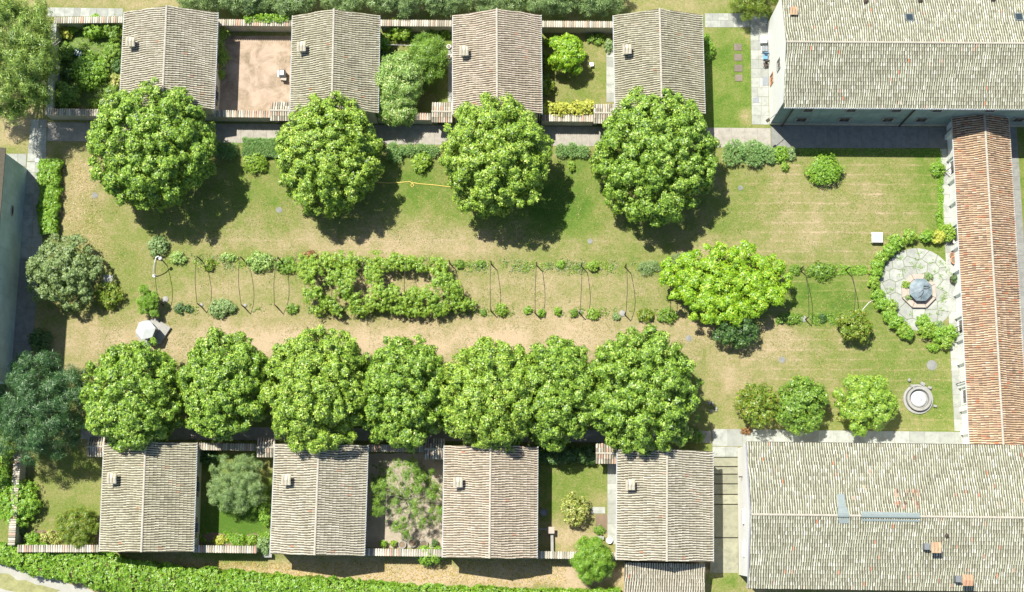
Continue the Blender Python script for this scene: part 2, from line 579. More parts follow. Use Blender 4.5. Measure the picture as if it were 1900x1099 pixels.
def template(kind):
    q = []
    if kind == 'palm':
        for k in range(5):
            q += diamond(1.0, .52, k * 1.2566 + rnd.uniform(-.15, .15), rnd.uniform(.15, .45))
    elif kind == 'small':
        for k in range(4):
            q += diamond(.9, .6, k * 1.5708 + rnd.uniform(-.4, .4), rnd.uniform(-.3, .4))
    elif kind == 'needle':
        for k in range(6):
            q += diamond(1.2, .20, k * 1.047 + rnd.uniform(-.3, .3), rnd.uniform(-.8, .4))
    elif kind == 'feather':
        for k in range(6):
            q += diamond(1.25, .24, k * 1.047 + rnd.uniform(-.2, .2), rnd.uniform(.1, .6))
    elif kind == 'tuft':
        for k in range(7):
            q += diamond(.55, .16, k * .9, -1.1)
    return np.array(q)


TPL = {k: [template(k) for _ in range(3)] for k in ('palm', 'small', 'needle', 'feather', 'tuft')}


def unit(v):
    return v / np.maximum(np.linalg.norm(v, axis=-1, keepdims=True), 1e-9)


def scatter(C, N, size, kind, r):
    """leaf clusters at centres C with facing N; returns verts, quads"""
    n = len(C)
    a = r.normal(size=(n, 3))
    T = unit(np.cross(N, a)); B = np.cross(N, T)
    Vs, Fs, base = [], [], 0
    which = r.integers(0, 3, n)
    for w in range(3):
        m = which == w
        if not m.any():
            continue
        t = TPL[kind][w]
        sc = (size * r.uniform(.7, 1.3, m.sum()))[:, None, None]
        v = (t[None, :, 0:1] * T[m][:, None] + t[None, :, 1:2] * B[m][:, None] + t[None, :, 2:3] * N[m][:, None]) * sc + C[m][:, None]
        k = t.shape[0]
        v = v.reshape(-1, 3)
        Vs.append(v); Fs.append(np.arange(len(v)).reshape(-1, 4) + base); base += len(v)
    return np.concatenate(Vs), np.concatenate(Fs)


def crown_pts(c, rx, ry, rz, lobes, lr, n, r, zlo=-0.35, fill=0.25, tight=1.0, updir=0.5, loose=.0):
    d = unit(r.normal(size=(lobes * 4, 3)))
    d = d[d[:, 2] > zlo][:lobes]
    # spread lobes evenly: golden spiral with jitter
    k = np.arange(lobes) + .5
    zz = 1 - k / lobes * (1 - zlo)
    ph = k * 2.39996 + r.uniform(-.35, .35, lobes)
    rr = np.sqrt(np.maximum(0, 1 - zz ** 2))
    d = np.stack([rr * np.cos(ph), rr * np.sin(ph), zz], -1)
    R = np.array([rx, ry, rz])
    lrr = lr * r.uniform(.65, 1.35, lobes)
    shell = (1 - .8 * lrr / max(rx, ry)) * (r.uniform(.74, 1.1, lobes) if lobes < 120 else r.uniform(.84, 1.06, lobes) * (1 + .03 * np.sin(ph * 3 + zz * 5 + r.random() * 6) + .05 * np.sin(ph * 7 + zz * 9)))
    lc = d * R * shell[:, None]
    w = lrr ** 2; w /= w.sum()
    nf = int(n * fill)
    idx = r.choice(lobes, n - nf, p=w)
    dd = unit(r.normal(size=(n - nf, 3)) * .8 + d[idx] * .75 + np.array([0, 0, .25]))
    q = lc[idx] + dd * (lrr[idx] * r.uniform(.72 - loose, 1.08 + loose, n - nf) * tight)[:, None]
    N1 = unit(dd + np.array([0, 0, updir]) + r.normal(size=dd.shape) * .38)
    # inner fill
    di = unit(r.normal(size=(nf, 3))); di[:, 2] = np.abs(di[:, 2]) * np.where(r.random(nf) < .8, 1, -.5)
    qi = di * R * (r.uniform(.35, .85, nf))[:, None]
    N2 = unit(di + np.array([0, 0, .5]) + r.normal(size=di.shape) * .5)
    return np.concatenate([q, qi]) + c, np.concatenate([N1, N2])


def limb_mesh(base, top, r0, crown_r, mb, r, nl=6, spread=.6):
    b = Vector(base); t = Vector(top)
    mid = b.lerp(t, .55) + Vector((r.uniform(-.15, .15), r.uniform(-.15, .15), 0))
    mb.tube([b, b.lerp(mid, .5), mid, t], [r0, r0 * .8, r0 * .62, r0 * .3], 8)
    for k in range(nl):
        an = 2 * math.pi * k / nl + r.uniform(-.3, .3)
        st = b.lerp(mid, r.uniform(.6, 1.0))
        e = t + Vector((math.cos(an) * crown_r * spread, math.sin(an) * crown_r * spread, r.uniform(-.15, .3) * crown_r * .5))
        m2 = st.lerp(e, .5) + Vector((0, 0, -.08 * crown_r))
        mb.tube([st, m2, e], [r0 * .42, r0 * .27, r0 * .08], 5)


def tree(X, Y, rx, ry, zc, rz, species, label, cat='tree', name='tree', group=None, lobes=40, lr=1.3, n=4500, size=.34, kind='palm',
         bark=BARK, trunk_r=.25, fill=.28, zlo=-.35, seed=0, part='crown', spread=.6, gz=0.0, nl=6, basepx=None, tight=1.0, updir=.5, loose=0.22):
    """X, Y, rx, ry measured on the photograph at the crown's widest height zc"""
    r = np.random.default_rng(int(X * 7 + Y * 13 + seed) & 0xffffff)
    zc = zc + gz
    c = P(X, Y, zc)
    RX = abs(P(X + rx, Y, zc)[0] - c[0]); RY = abs(P(X, Y + ry, zc)[1] - c[1])
    b = np.array([c[0], c[1], gz]) if basepx is None else P(basepx[0], basepx[1], gz)
    t = empty(name, b, label, cat, group)
    C, N = crown_pts(c, RX, RY, rz, lobes, lr, n, r, zlo, fill, tight, updir, loose)
    C[:, 2] = np.maximum(C[:, 2], gz + .06)
    V, Fq = scatter(C, N, size, kind, r)
    me = fast_mesh(part, V - np.array(t.location), Fq)
    link(part, me, LM[species], t)
    mb = MB()
    limb_mesh(b, (c[0], c[1], zc + rz * .2), trunk_r, min(RX, RY), mb, rnd, nl, spread)
    mb.build('trunk' if trunk_r > .12 else 'stem', bark, t)
    return t


def bush(X, Y, rx, ry, species, label, cat='shrub', name='shrub', h=None, group=None, kind='small', size=.16, dens=1.0, gz=0.0, bark=BARK, seed=0, lr=None, zlo=0.0, tight=1.0):
    m = (rx + ry) / 2 / 18.0
    h = h or m * 1.3
    n = int(max(50, min(3800, 560 * m * m * dens * (.16 / size) ** 1.6 + 30)))
    return tree(X, Y, rx, ry, h * .42, h * .58, species, label, cat, name, group, lobes=max(6, int(10 + m * 9)), lr=lr or max(.14, m * .34), n=n,
                size=size, kind=kind, bark=bark, trunk_r=max(.02, m * .05), fill=.3, loose=.35 if kind != 'tuft' else .1, updir=.8, zlo=-.3 if zlo == 0 else zlo, part='foliage', gz=gz, nl=4, seed=seed, tight=tight)


def hedge(pts, w, h, species, label, name='hedge', cat='hedge', size=.13, kind='small', dens=240, gz=0.0, wob=.12, group=None, extra=None):
    """clipped or loose hedge along a line of pixels"""
    r = np.random.default_rng(int(pts[0][0] * 3 + pts[0][1]) & 0xffff)
    W = [P(x, y, gz) for x, y in pts]
    t = empty(name, W[len(W) // 2], label, cat, group)
    Cs, Ns = [], []
    mb = MB()
    for i in range(len(W) - 1):
        a, b = W[i], W[i + 1]
        L = np.linalg.norm(b - a); u = (b - a) / L; v = np.array([-u[1], u[0], 0])
        wa = w if not isinstance(w, (list, tuple)) else w[i]; wb = w if not isinstance(w, (list, tuple)) else w[i + 1]
        n = int(L * (max(wa, wb) + 2 * h) * dens)
        s = r.random(n) * L
        ww = wa + (wb - wa) * s / L
        # arc across the section
        per = r.random(n) * (2 * h + max(wa, wb))
        top = (per > h) & (per < h + max(wa, wb))
        tt = np.clip((per - h) / max(wa, wb), 0, 1) * 2 - 1
        cx = np.where(top, tt, np.where(per <= h, -1.0, 1.0))
        cz = np.where(top, 1 - .22 * np.abs(tt) ** 3, np.where(per <= h, per, 2 * h + max(wa, wb) - per) / h * .8)
        cxn = np.where(top, tt * .5, cx)
        bump = 1 + wob * (vnoise(a[0] + s * u[0] + cx * ww / 2, a[1] + s * u[1] + cx * ww / 2 * .7 + cz, .55, 5) - .5) * 2 + r.uniform(-.14, .08, n)
        px = a[0] + u[0] * s + v[0] * cx * ww / 2 * bump; py = a[1] + u[1] * s + v[1] * cx * ww / 2 * bump
        pz = gz + .08 + cz * (h - .1) * bump
        Cs.append(np.stack([px, py, pz], -1))
        Ns.append(unit(np.stack([v[0] * cxn, v[1] * cxn, np.where(top, 1.0, .3)], -1) + r.normal(size=(n, 3)) * .45))
        ang = math.atan2(u[1], u[0])
        c = (a + b) / 2
        k = max(2, int(L / .6))
        for j in range(k):
            q = a + (b - a) * (j + .5) / k
            mb.tube([(q[0], q[1], gz - .05), (q[0] + rnd.uniform(-.1, .1), q[1] + rnd.uniform(-.1, .1), gz + h * .7)], [.035, .012], 5)
    C = np.concatenate(Cs); N = np.concatenate(Ns)
    V, Fq = scatter(C, N, size, kind, r)
    link('foliage', fast_mesh('foliage', V - np.array(t.location), Fq), LM[species], t)
    mb.build('stems', BARK, t)['kind'] = 'stuff'
    return t


# ------------------------------------------------------------------ roofs
PITCH, COURSE = .235, .38


def tile_field(O, u, v, nrm, Lu, Lv, r, pitch=PITCH, course=COURSE, w=.148, hgt=.085):
    """barrel tiles on a slope: O lower corner, u along the eave, v up the slope"""
    cols = max(1, int(round(Lu / pitch))); rows = max(1, int(round(Lv / course)))
    pu = Lu / cols; pv = Lv / rows
    A = np.linspace(0, math.pi, 5)
    low = np.stack([-np.cos(A) * w / 2 * 1.08, np.zeros(5), np.sin(A) * hgt + .028], -1)
    up = np.stack([-np.cos(A) * w / 2 * .86, np.full(5, pv * 1.12), np.sin(A) * hgt * .85 + .004], -1)
    T = np.concatenate([low, up])
    I, J = np.meshgrid(np.arange(cols), np.arange(rows))
    I = I.ravel(); J = J.ravel(); n = len(I)
    cu = (I + .5) * pu + r.uniform(-.012, .012, n); cv = J * pv + r.uniform(-.02, .02, n); dz = r.uniform(-.006, .012, n)
    sk = r.uniform(-.05, .05, n)
    drift = .05 * np.sin(cv * .9 + I * .07 + O[0]) + .03 * np.sin(cv * 2.3 + I * .31)
    dz = dz + .035 * np.sin(cu * .55 + cv * .8 + O[1]) * np.clip(1 - 0 * cv, 0, 1) * .6
    cu = cu + drift
    x = cu[:, None] + T[None, :, 0] * r.uniform(.92, 1.06, n)[:, None] + sk[:, None] * T[None, :, 1]
    y = cv[:, None] + T[None, :, 1]
    z = dz[:, None] + T[None, :, 2]
    V = O + x[..., None] * u + y[..., None] * v + z[..., None] * nrm
    V = V.reshape(-1, 3)
    q = np.array([[i, i + 1, i + 6, i + 5] for i in range(4)])
    Fq = (np.arange(n)[:, None, None] * 10 + q[None]).reshape(-1, 4)
    return V, Fq


def ridge_tiles(A, B, name, mat, parent, w=.24, h=.11, step=.42):
    A, B = np.array(A), np.array(B)
    L = np.linalg.norm(B - A); u = (B - A) / L; s = np.cross(u, [0, 0, 1.0]); s /= np.linalg.norm(s); up = np.cross(s, u)
    if up[2] < 0:
        up = -up
    n = max(1, int(L / step)); st = L / n
    mb = MB()
    for k in range(n):
        o = A + u * k * st
        pts = []
        for (d, sc, zo) in ((0, 1.08, .02), (st * 1.1, .9, .0)):
            for a in np.linspace(0, math.pi, 6):
                pts.append(o + u * d + s * (-math.cos(a) * w / 2 * sc * rnd.uniform(.96, 1.04)) + up * (math.sin(a) * h + zo))
        mb.poly(pts, [(i, i + 1, i + 7, i + 6) for i in range(5)])
    o = mb.build(name, mat, parent)
    o['kind'] = 'stuff'
    return o


def rect(corners, z):
    """NW, NE, SE, SW pixel corners at height z -> centre, unit axes, size"""
    nw, ne, se, sw = [P(x, y, z) for x, y in corners]
    c = (nw + ne + se + sw) / 4
    ex = unit((ne - nw) + (se - sw)); ey = np.cross([0, 0, 1.0], ex)
    W = (np.linalg.norm(ne - nw) + np.linalg.norm(se - sw)) / 2
    L = (np.linalg.norm(nw - sw) + np.linalg.norm(ne - se)) / 2
    return c, ex, ey, W, L


def window(parent, c, out, w, h, shutters=None, pane=GLASS, fr=STONE, depth=.09):
    """frame with a pane; c centre on the wall face, out = outward unit vector"""
    out = np.array([out[0], out[1], 0.0]); side = np.array([-out[1], out[0], 0])
    ang = math.atan2(side[1], side[0])
    c = np.array(c, float)
    mb = MB()
    for s in (-1, 1):
        mb.box(c + side * s * (w / 2 + .06) + out * depth / 2, (.12, depth, h + .24), ang)
    mb.box(c + np.array([0, 0, h / 2 + .062]) + out * depth / 2, (w - .004, depth * .96, .12), ang)
    mb.box(c - np.array([0, 0, h / 2 + .062]) + out * depth * .8, (w - .004, depth * 1.6, .12), ang)
    f = mb.build('window', fr, parent)
    m2 = MB(); m2.box(c + out * .02, (w, .03, h), ang); m2.build('pane', pane, f)
    m3 = MB(); m3.box(c + out * .045, (.05, .03, h), ang); m3.box(c + out * .043, (w, .025, .05), ang); m3.build('glazing_bar', WOOD, f)
    if shutters:
        for s in (-1, 1):
            m4 = MB(); m4.box(c + side * s * (w / 2 + .12 + w * .25) + out * .05, (w * .46, .05, h), ang); m4.build('shutter', shutters, parent)
    return f


def chimney(parent, base, ex, ey, tmat, s=.8, h=1.1, body=CREAMW, capmat=None):
    """masonry stack with side openings and a little tiled saddle roof"""
    ang = math.atan2(ex[1], ex[0])
    b = np.array(base, float)
    mb = MB(); mb.box(b + [0, 0, h * .3 - .3], (s * .62, s * .62, h * .6 + .6), ang)
    for sx in (-1, 1):
        for sy in (-1, 1):
            mb.box(b + ex * sx * s * .24 + ey * sy * s * .24 + [0, 0, h * .6 + .12], (s * .13, s * .13, .24), ang)
    ch = mb.build('chimney', body, parent)
    m = MB(); zc = h * .6 + .24
    m.box(b + [0, 0, zc + .025], (s * .95, s * .95, .05), ang)
    rise = s * .22
    for sg in (-1, 1):
        lo = b + ey * sg * s * .52 + [0, 0, zc + .05]
        n = 3
        for i in range(n):
            cu = (i - (n - 1) / 2) * s * .33
            A, B = lo + ex * cu, b + ex * cu + [0, 0, zc + .05 + rise]
            pts = []
            for q, sc in ((A, 1.0), (B, .9)):
                for a in np.linspace(0, math.pi, 5):
                    pts.append(q + ex * (-math.cos(a) * s * .17 * sc) + np.array([0, 0, math.sin(a) * .09]))
            m.poly(pts, [(j, j + 1, j + 6, j + 5) for j in range(4)])
    m.build('chimney_cap', capmat or tmat, ch)
    return ch


def gable_roof(t, c, ex, ey, W, L, ze, rise, axis, tmat, deck, r, ov=.35, og=.12, walls=CREAMW, gutters=True, zg=0.0, thick=.10, wallh=True, ridge=True, ovs=None):
    """c centre of the eave rectangle; axis 'y' = ridge along ey, 'x' = along ex"""
    if axis == 'y':
        a, b, La, Wb = ey, ex, L, W
    else:
        a, b, La, Wb = ex, ey, W, L
    up = np.array([0, 0, 1.0])
    c = np.array([c[0], c[1], 0.0])
    zr = ze + rise
    if wallh:
        # pentagon walls extruded along the ridge
        ovp = ovs or (ov, ov)
        hw = Wb / 2
        k = rise / hw
        prof = [(-hw + ovp[0], zg - .3), (hw - ovp[1], zg - .3), (hw - ovp[1], ze + k * ovp[1] - thick - .02), (0, zr - thick - .02), (-hw + ovp[0], ze + k * ovp[0] - thick - .02)]
        mb = MB()
        pts = []
        for sg in (-1, 1):
            for d, z in prof:
                pts.append(c + a * sg * (La / 2 - og) + b * d + up * z)
        mb.poly(pts, [(0, 1, 2, 3, 4), (9, 8, 7, 6, 5)] + [(i, i + 5, (i + 1) % 5 + 5, (i + 1) % 5) for i in range(5)])
        mb.build('wall', walls, t)
    mb = MB()
    for sg in (-1, 1):
        e0 = c + b * sg * Wb / 2 + up * ze; rr = c + up * zr
        q = []
        for zo in (-thick, 0):
            q.append([e0 - a * La / 2 + up * zo, e0 + a * La / 2 + up * zo, rr + a * La / 2 + up * zo, rr - a * La / 2 + up * zo])
        mb.hexa(q[0], q[1])
    roof = mb.build('roof', deck, t)
    Vs, Fs, bs = [], [], 0
    for sg in (-1, 1):
        e0 = c + b * sg * Wb / 2 + up * ze
        v = (c + up * zr) - e0; Lv = np.linalg.norm(v); v = v / Lv
        u = a * (-sg) if axis == 'y' else a * sg
        O = e0 - u * La / 2
        nrm = np.cross(u, v)
        if nrm[2] < 0:
            nrm = -nrm
        V, Fq = tile_field(O + nrm * .002 - v * .04, u, v, nrm, La, Lv, r)
        Vs.append(V); Fs.append(Fq + bs); bs += len(V)
    me = fast_mesh('roof_tiles', np.concatenate(Vs) - np.array(t.location), np.concatenate(Fs))
    rt = link('roof_tiles', me, tmat, roof, True)
    rt['kind'] = 'stuff'
    if ridge:
        ridge_tiles(c + up * (zr + .03) - a * La / 2, c + up * (zr + .03) + a * La / 2, 'ridge_tiles', TM['mortar'], roof)
    if gutters:
        for sg in (-1, 1):
            e0 = c + b * sg * (Wb / 2 + .07) + up * (ze - .06)
            m = MB(); m.tube([e0 - a * La / 2, e0 + a * La / 2], .065, 6); m.build('gutter', METAL, t)
            d0 = e0 - a * (La / 2 - .3)
            m = MB(); m.tube([d0, d0 - b * sg * .22 - up * .35, (d0 - b * sg * .22) * [1, 1, 0] + up * (zg)], .045, 6); m.build('downpipe', METAL, t)
    return roof


ZE, RISE = 4.5, 1.9
cells = [
    ('T', [(230.6, 22), (403.2, 23.6), (396.5, 203.6), (223, 203)], 'tiled cell house between the planted garden and the dirt court', (243, 79)),
    ('T', [(544, 29.6), (706.3, 28.6), (698, 210.4), (539, 208.8)], 'stone tiled cell house on the east edge of the bare dirt court', (560, 88)),
    ('T', [(842.3, 29.6), (1004.8, 27), (1002.7, 212.7), (840, 212)], 'tiled cell house between the mimosa and the clipped yellow hedge', (861, 96)),
    ('T', [(1141, 30), (1303.4, 26.3), (1306, 213), (1140.5, 212)], 'stone tiled cell house beside the lawn with four inset slabs', (1163, 93)),
    ('B', [(194.6, 822), (365.3, 821), (356.8, 1024.5), (184.4, 1023.5)], 'stone tiled cell house beside the gold tipped bush, south row', (209, 888)),
    ('B', [(510.3, 824), (681, 826), (675.9, 1032), (502.9, 1027.5)], 'tiled cell house with the grey green olive tree on its west side', (532, 891)),
    ('B', [(825.8, 827), (996, 829), (996.3, 1036), (821.6, 1035)], 'tiled cell house east of the airy fruit tree and row of round pots', (850, 895)),
    ('B', [(1145, 835), (1320.2, 836.7), (1324.5, 1043.6), (1146, 1038.6)], 'tiled cell house beside the outdoor steps with a lean-to at its foot', (1169, 900)),
]
HOUSES = []
for i, (row, cor, label, chpx) in enumerate(cells):
    c, ex, ey, W, L = rect(cor, ZE)
    t = empty('cell_house', (c[0], c[1], 0), label, 'house', 'tiled cell houses round the courtyard')
    gable_roof(t, c, ex, ey, W, L, ZE, RISE, 'y', TM[('cream', 'cream1', 'cream2', 'cream1', 'cream1', 'cream', 'cream2', 'cream')[i]], TM['deck'], np.random.default_rng(50 + i), zg=SZ if row == 'B' else 0)
    zroof = ZE + RISE * .28
    cp = P(chpx[0], chpx[1], zroof + .75); cp[2] = ZE + RISE * (1 - abs((cp - c).dot(ex)) / (W / 2))
    chimney(t, cp, ex, ey, TM['cream'], .95, 1.25)
    for s_ in (-1, 1):
        for k_ in (-.28, .1):
            window(t, c * [1, 1, 0] + ex * s_ * (W / 2 - .35) + ey * k_ * L + np.array([0, 0, 2.0]), ex * s_, .9, 1.2, WOOD)
    HOUSES.append((t, c, ex, ey, W, L))


# big north east building (ridge east-west)
def world_rect(nw, ne, se, sw):
    return nw, ne, se, sw


b_sw = P(1428.5, 231, 0); b_nw = P(1425.8, 43.7, 0)
ey_ = unit(b_nw - b_sw); ex_ = np.array([ey_[1], -ey_[0], 0])
ex_ = unit(P(1766, 233.5, 0) - b_sw); ey_ = np.cross([0, 0, 1.0], ex_)
D = (b_nw - b_sw).dot(ey_)
LN = 42.0
ov = .5
cN = b_sw + ex_ * LN / 2 + ey_ * D / 2
t = empty('residence', (cN[0], cN[1], 0), 'large two storey building with lichened tiled roof and white west gable', 'building')
NE_T = t
NZ, NR = 8.15, 2.15
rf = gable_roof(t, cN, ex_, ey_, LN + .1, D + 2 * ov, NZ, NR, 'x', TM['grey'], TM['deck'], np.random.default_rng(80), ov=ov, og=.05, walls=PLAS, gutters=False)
# white west gable skin, a little proud
mb = MB()
k = NR / (D / 2 + ov)
pts = []
for dx in (-.03, .05):
    for d, z in ((0, 0), (D, 0), (D, NZ + k * ov - .14), (D / 2, NZ + NR - .14), (0, NZ + k * ov - .14)):
        pts.append(b_sw - ex_ * (0 if dx > 0 else .03) + ex_ * (.045 if dx > 0 else 0) + ey_ * d + np.array([0, 0, z]))
mb.poly(pts, [(0, 1, 2, 3, 4), (9, 8, 7, 6, 5)] + [(i, i + 5, (i + 1) % 5 + 5, (i + 1) % 5) for i in range(5)])
mb.build('gable_wall', WHITE, t)
S0 = b_sw
def on_south(X, Y, guess=4.0):
    """point of the south wall plane seen at pixel X, Y"""
    best = None
    for z in np.linspace(0, 9, 181):
        q = P(X, Y, z); d = abs((q - S0).dot(ey_))
        if best is None or d < best[0]:
            best = (d, q)
    return best[1]
def on_west(X, Y):
    best = None
    for z in np.linspace(0, 10, 201):
        q = P(X, Y, z); d = abs((q - S0).dot(ex_))
        if best is None or d < best[0]:
            best = (d, q)
    return best[1]
for X in (1487, 1567, 1647.5, 1710, 1890):
    q = on_south(X, 221.5); window(t, q, -ey_, 1.0, 1.3, None, DARK, STONE)
for X in (1500, 1580, 1664, 1740, 1838):
    q = on_south(X, 203.5); window(t, q, -ey_, .9, .9, None, DARK, STONE)
for X, Y in ((1450.6, 232.5), (1668, 233)):
    q = P(X, Y, 0) - ey_ * .12
    mb = MB(); mb.tube([q, q + [0, 0, NZ - .1]], .08, 6); mb.build('downpipe', IRON, t)
mb = MB(); g0 = b_sw - ey_ * (ov + .06) + [0, 0, NZ - .07]; mb.tube([g0, g0 + ex_ * LN], .07, 6); mb.build('gutter', METAL, t)
mb = MB(); mb.box(b_sw + ex_ * LN / 2 - ey_ * .04 + [0, 0, .35], (LN, .09, .7), math.atan2(ex_[1], ex_[0])); mb.build('plinth', GARDW, t)
for (X, Y, fr_) in ((1446, 120, STONE), (1433, 147, TERRA)):
    q = on_west(X, Y); window(t, q, -ex_, .9, 1.5, None, GLASS, fr_)
def on_slope(X, Y, c, ex, ey, hw, ze, rise, ax='x'):
    best = None
    for z in np.linspace(ze, ze + rise, 120):
        q = P(X, Y, z); d = abs((q - c).dot(ey)) if ax == 'x' else abs((q - c).dot(ex))
        e = abs(z - (ze + rise * (1 - d / hw)))
        if best is None or e < best[0]:
            best = (e, q)
    return best[1]
def skylight(X, Y, w, l, parent, c, ex, ey, hw, ze, rise):
    q = on_slope(X, Y, c, ex, ey, hw, ze, rise)
    sg = 1 if (q - c).dot(ey) > 0 else -1
    v = ey * -sg * hw + np.array([0, 0, rise]); v = v / np.linalg.norm(v); n = np.cross(ex, v); n = n if n[2] > 0 else -n
    mb = MB(); a = q + n * .05
    def qd(w_, l_, z0): return [a + ex * sx * w_ / 2 + v * sy * l_ / 2 + n * z0 for sx, sy in ((-1, -1), (1, -1), (1, 1), (-1, 1))]
    mb.hexa(qd(w, l, -.1), qd(w, l, .12)); f = mb.build('skylight', GREYM, parent)
    mb = MB(); mb.hexa(qd(w - .18, l - .18, .121), qd(w - .18, l - .18, .135)); mb.build('pane', GLASS, f)
hwN = D / 2 + ov
skylight(1687, 34, .8, .9, t, cN, ex_, ey_, hwN, NZ, NR)
skylight(1890, 33, .8, .9, t, cN, ex_, ey_, hwN, NZ, NR)
for X, Y in ((1605, 4), (1706, 2), (1841, 0)):
    q = on_slope(X, Y, cN, ex_, ey_, hwN, NZ, NR); mb = MB(); mb.lathe(q, [(.16, -.1), (.16, .3), (.26, .32), (.1, .45)], 8); mb.build('vent_cap', IRON, t)
q = on_slope(1471, 24, cN, ex_, ey_, hwN, NZ, NR); chimney(t, q - np.array([0, 0, .35]), ex_, ey_, TM['warm'], .8, 1.0, IRON)

# lamps on the corner of the north east building
q = on_south(1443.5, 209); e = P(1425, 223.5, q[2] + .1)
t = empty('wall_lamp', (q[0], q[1], q[2]), 'street lamp on a long bracket at the corner of the white gable', 'lamp')
mb = MB(); mb.tube([q, e], .035, 6); mb.build('bracket', GREYM, t)
mb = MB(); mb.box(e, (.35, .3, .22), .6); mb.build('lamp_head', IRON, t)

# cloister gallery with the warm roof
CZ, CR = 3.2, 1.3
c1 = P(1767.5, 212, CZ); c2 = P(1799.5, 829, CZ); d1 = P(1870, 214, CZ); d2 = P(1908, 829, CZ)
ncor = [c1, d1, d2, c2]
c = sum(ncor) / 4
ey2 = unit((c1 - c2) + (d1 - d2)); ex2 = np.array([ey2[1], -ey2[0], 0])
W2 = ((d1 - c1).dot(ex2) + (d2 - c2).dot(ex2)) / 2; L2 = np.linalg.norm(c1 - c2)
t = empty('cloister_gallery', (c[0], c[1], 0), 'long low gallery with warm terracotta tiled roof along the east side of the lawn', 'building')
gable_roof(t, c, ex2, ey2, W2, L2, CZ, CR, 'y', TM['warm'], TM['deckwarm'], np.random.default_rng(90), ov=.3, walls=WHITE, og=.02)
for k in range(14):
    y = -L2 / 2 + 1.6 + k * (L2 - 3.2) / 13
    q = c * [1, 1, 0] + ey2 * y - ex2 * (W2 / 2 - .3)
    mb = MB(); mb.box(q - ex2 * .12 + [0, 0, 1.45], (.25, .45, 2.9), math.atan2(ex2[1], ex2[0])); mb.build('pilaster', WHITE, t)
    if k in (1, 4, 8, 11):
        window(t, q + ey2 * (L2 - 3.2) / 26 + np.array([0, 0, 1.6]), -ex2, 1.3, 1.7, None, GLASS, WHITE)
for fy in (.995, .87, .35, .17):
    q = c * [1, 1, 0] + ey2 * L2 * (fy - .5) * .93 - ex2 * (W2 / 2 + .12)
    mb = MB(); mb.tube([q + [0, 0, .0], q + [0, 0, CZ - .1]], .05, 6); mb.build('downpipe', GREYM, t)

# big south east building
SEZ, SER = 6.6, 2.15
cor = [(1382.5, 822), (1920, 827.5), (1923, 1098), (1391.5, 1090)]
c3, ex3, ey3, W3, L3 = rect(cor, SEZ)
# extend east
c3 = c3 + ex3 * 5; W3 += 10
t = empty('refectory', (c3[0], c3[1], 0), 'large building with lichened tiled roof patched with lead in the south east corner', 'building')
SE_T = t
gable_roof(t, c3, ex3, ey3, W3, L3, SEZ, SER, 'x', TM['grey'], TM['deck'], np.random.default_rng(91), walls=WHITE, og=.12, gutters=False, zg=SZ, ovs=(1.0, .2))
hw3 = L3 / 2
for sg in (-1, 1):
    e0 = c3 * [1, 1, 0] + ey3 * sg * (L3 / 2 + .06) + np.array([0, 0, SEZ - .06]); mb = MB(); mb.tube([e0 - ex3 * W3 / 2, e0 + ex3 * W3 / 2], .06, 6); mb.build('gutter', IRON, t)
mb = MB()
for sg in (-1, 1):
    A = c3 * [1, 1, 0] - ex3 * (W3 / 2 + .05) + ey3 * sg * L3 / 2 + np.array([0, 0, SEZ - .02]); B = c3 * [1, 1, 0] - ex3 * (W3 / 2 + .05) + np.array([0, 0, SEZ + SER - .02])
    mb.tube([A, B], .10, 4)
mb.build('verge_flashing', plain('lilac_grey_verge', (.24, .24, .27), .6), t)
def lead(pxs, name='lead_flashing'):
    mb = MB()
    qs = [on_slope(x, y, c3, ex3, ey3, hw3, SEZ, SER) for x, y in pxs]
    mb.hexa([q + [0, 0, .09] for q in qs], [q + [0, 0, .15] for q in qs]); mb.build(name, LEAD, SE_T)
lead([(1553, 917), (1566, 917), (1568, 941), (1554, 941)])
lead([(1554, 941.2), (1571, 941.2), (1575, 958), (1554, 958)])
lead([(1555, 962), (1575, 962), (1575, 971), (1556, 971)])
lead([(1598, 949), (1706, 952), (1707, 961), (1598, 959)])
lead([(1598, 963), (1707, 965), (1706, 968.5), (1599, 967)])
mb = MB()
for (x0, x1) in ((1554, 1575), (1598, 1707)):
    A = P(x0, 960 + (x0 - 1554) * .015, SEZ + SER + .1); B = P(x1, 960 + (x1 - 1554) * .015, SEZ + SER + .1); A = A - ey3 * (A - c3).dot(ey3); B = B - ey3 * (B - c3).dot(ey3)
    A[2] = B[2] = SEZ + SER + .06
    mb.tube([A, B], .2, 8)
mb.build('ridge_capping', LEAD, t)
for X, Y, s in ((1730, 1008, .95), (1788, 1068, 1.0)):
    q = on_slope(X, Y + 8, c3, ex3, ey3, hw3, SEZ, SER)
    chimney(t, q, ex3, ey3, TM['warm'], s, 1.7, CREAMW, TM['orange'] if X > 1750 else TM['warm'])
    q2 = on_slope(X - 14, Y + 6, c3, ex3, ey3, hw3, SEZ, SER)
    mb = MB(); mb.box(q2 + [0, 0, .35], (.5, .6, .9), 0); mb.build('vent_box', GREYM, t)
q = on_slope(1755, 994, c3, ex3, ey3, hw3, SEZ, SER); mb = MB(); mb.lathe(q, [(.12, 0), (.12, .3), (.2, .31), (.05, .4)], 8); mb.build('vent_cap', IRON, t)
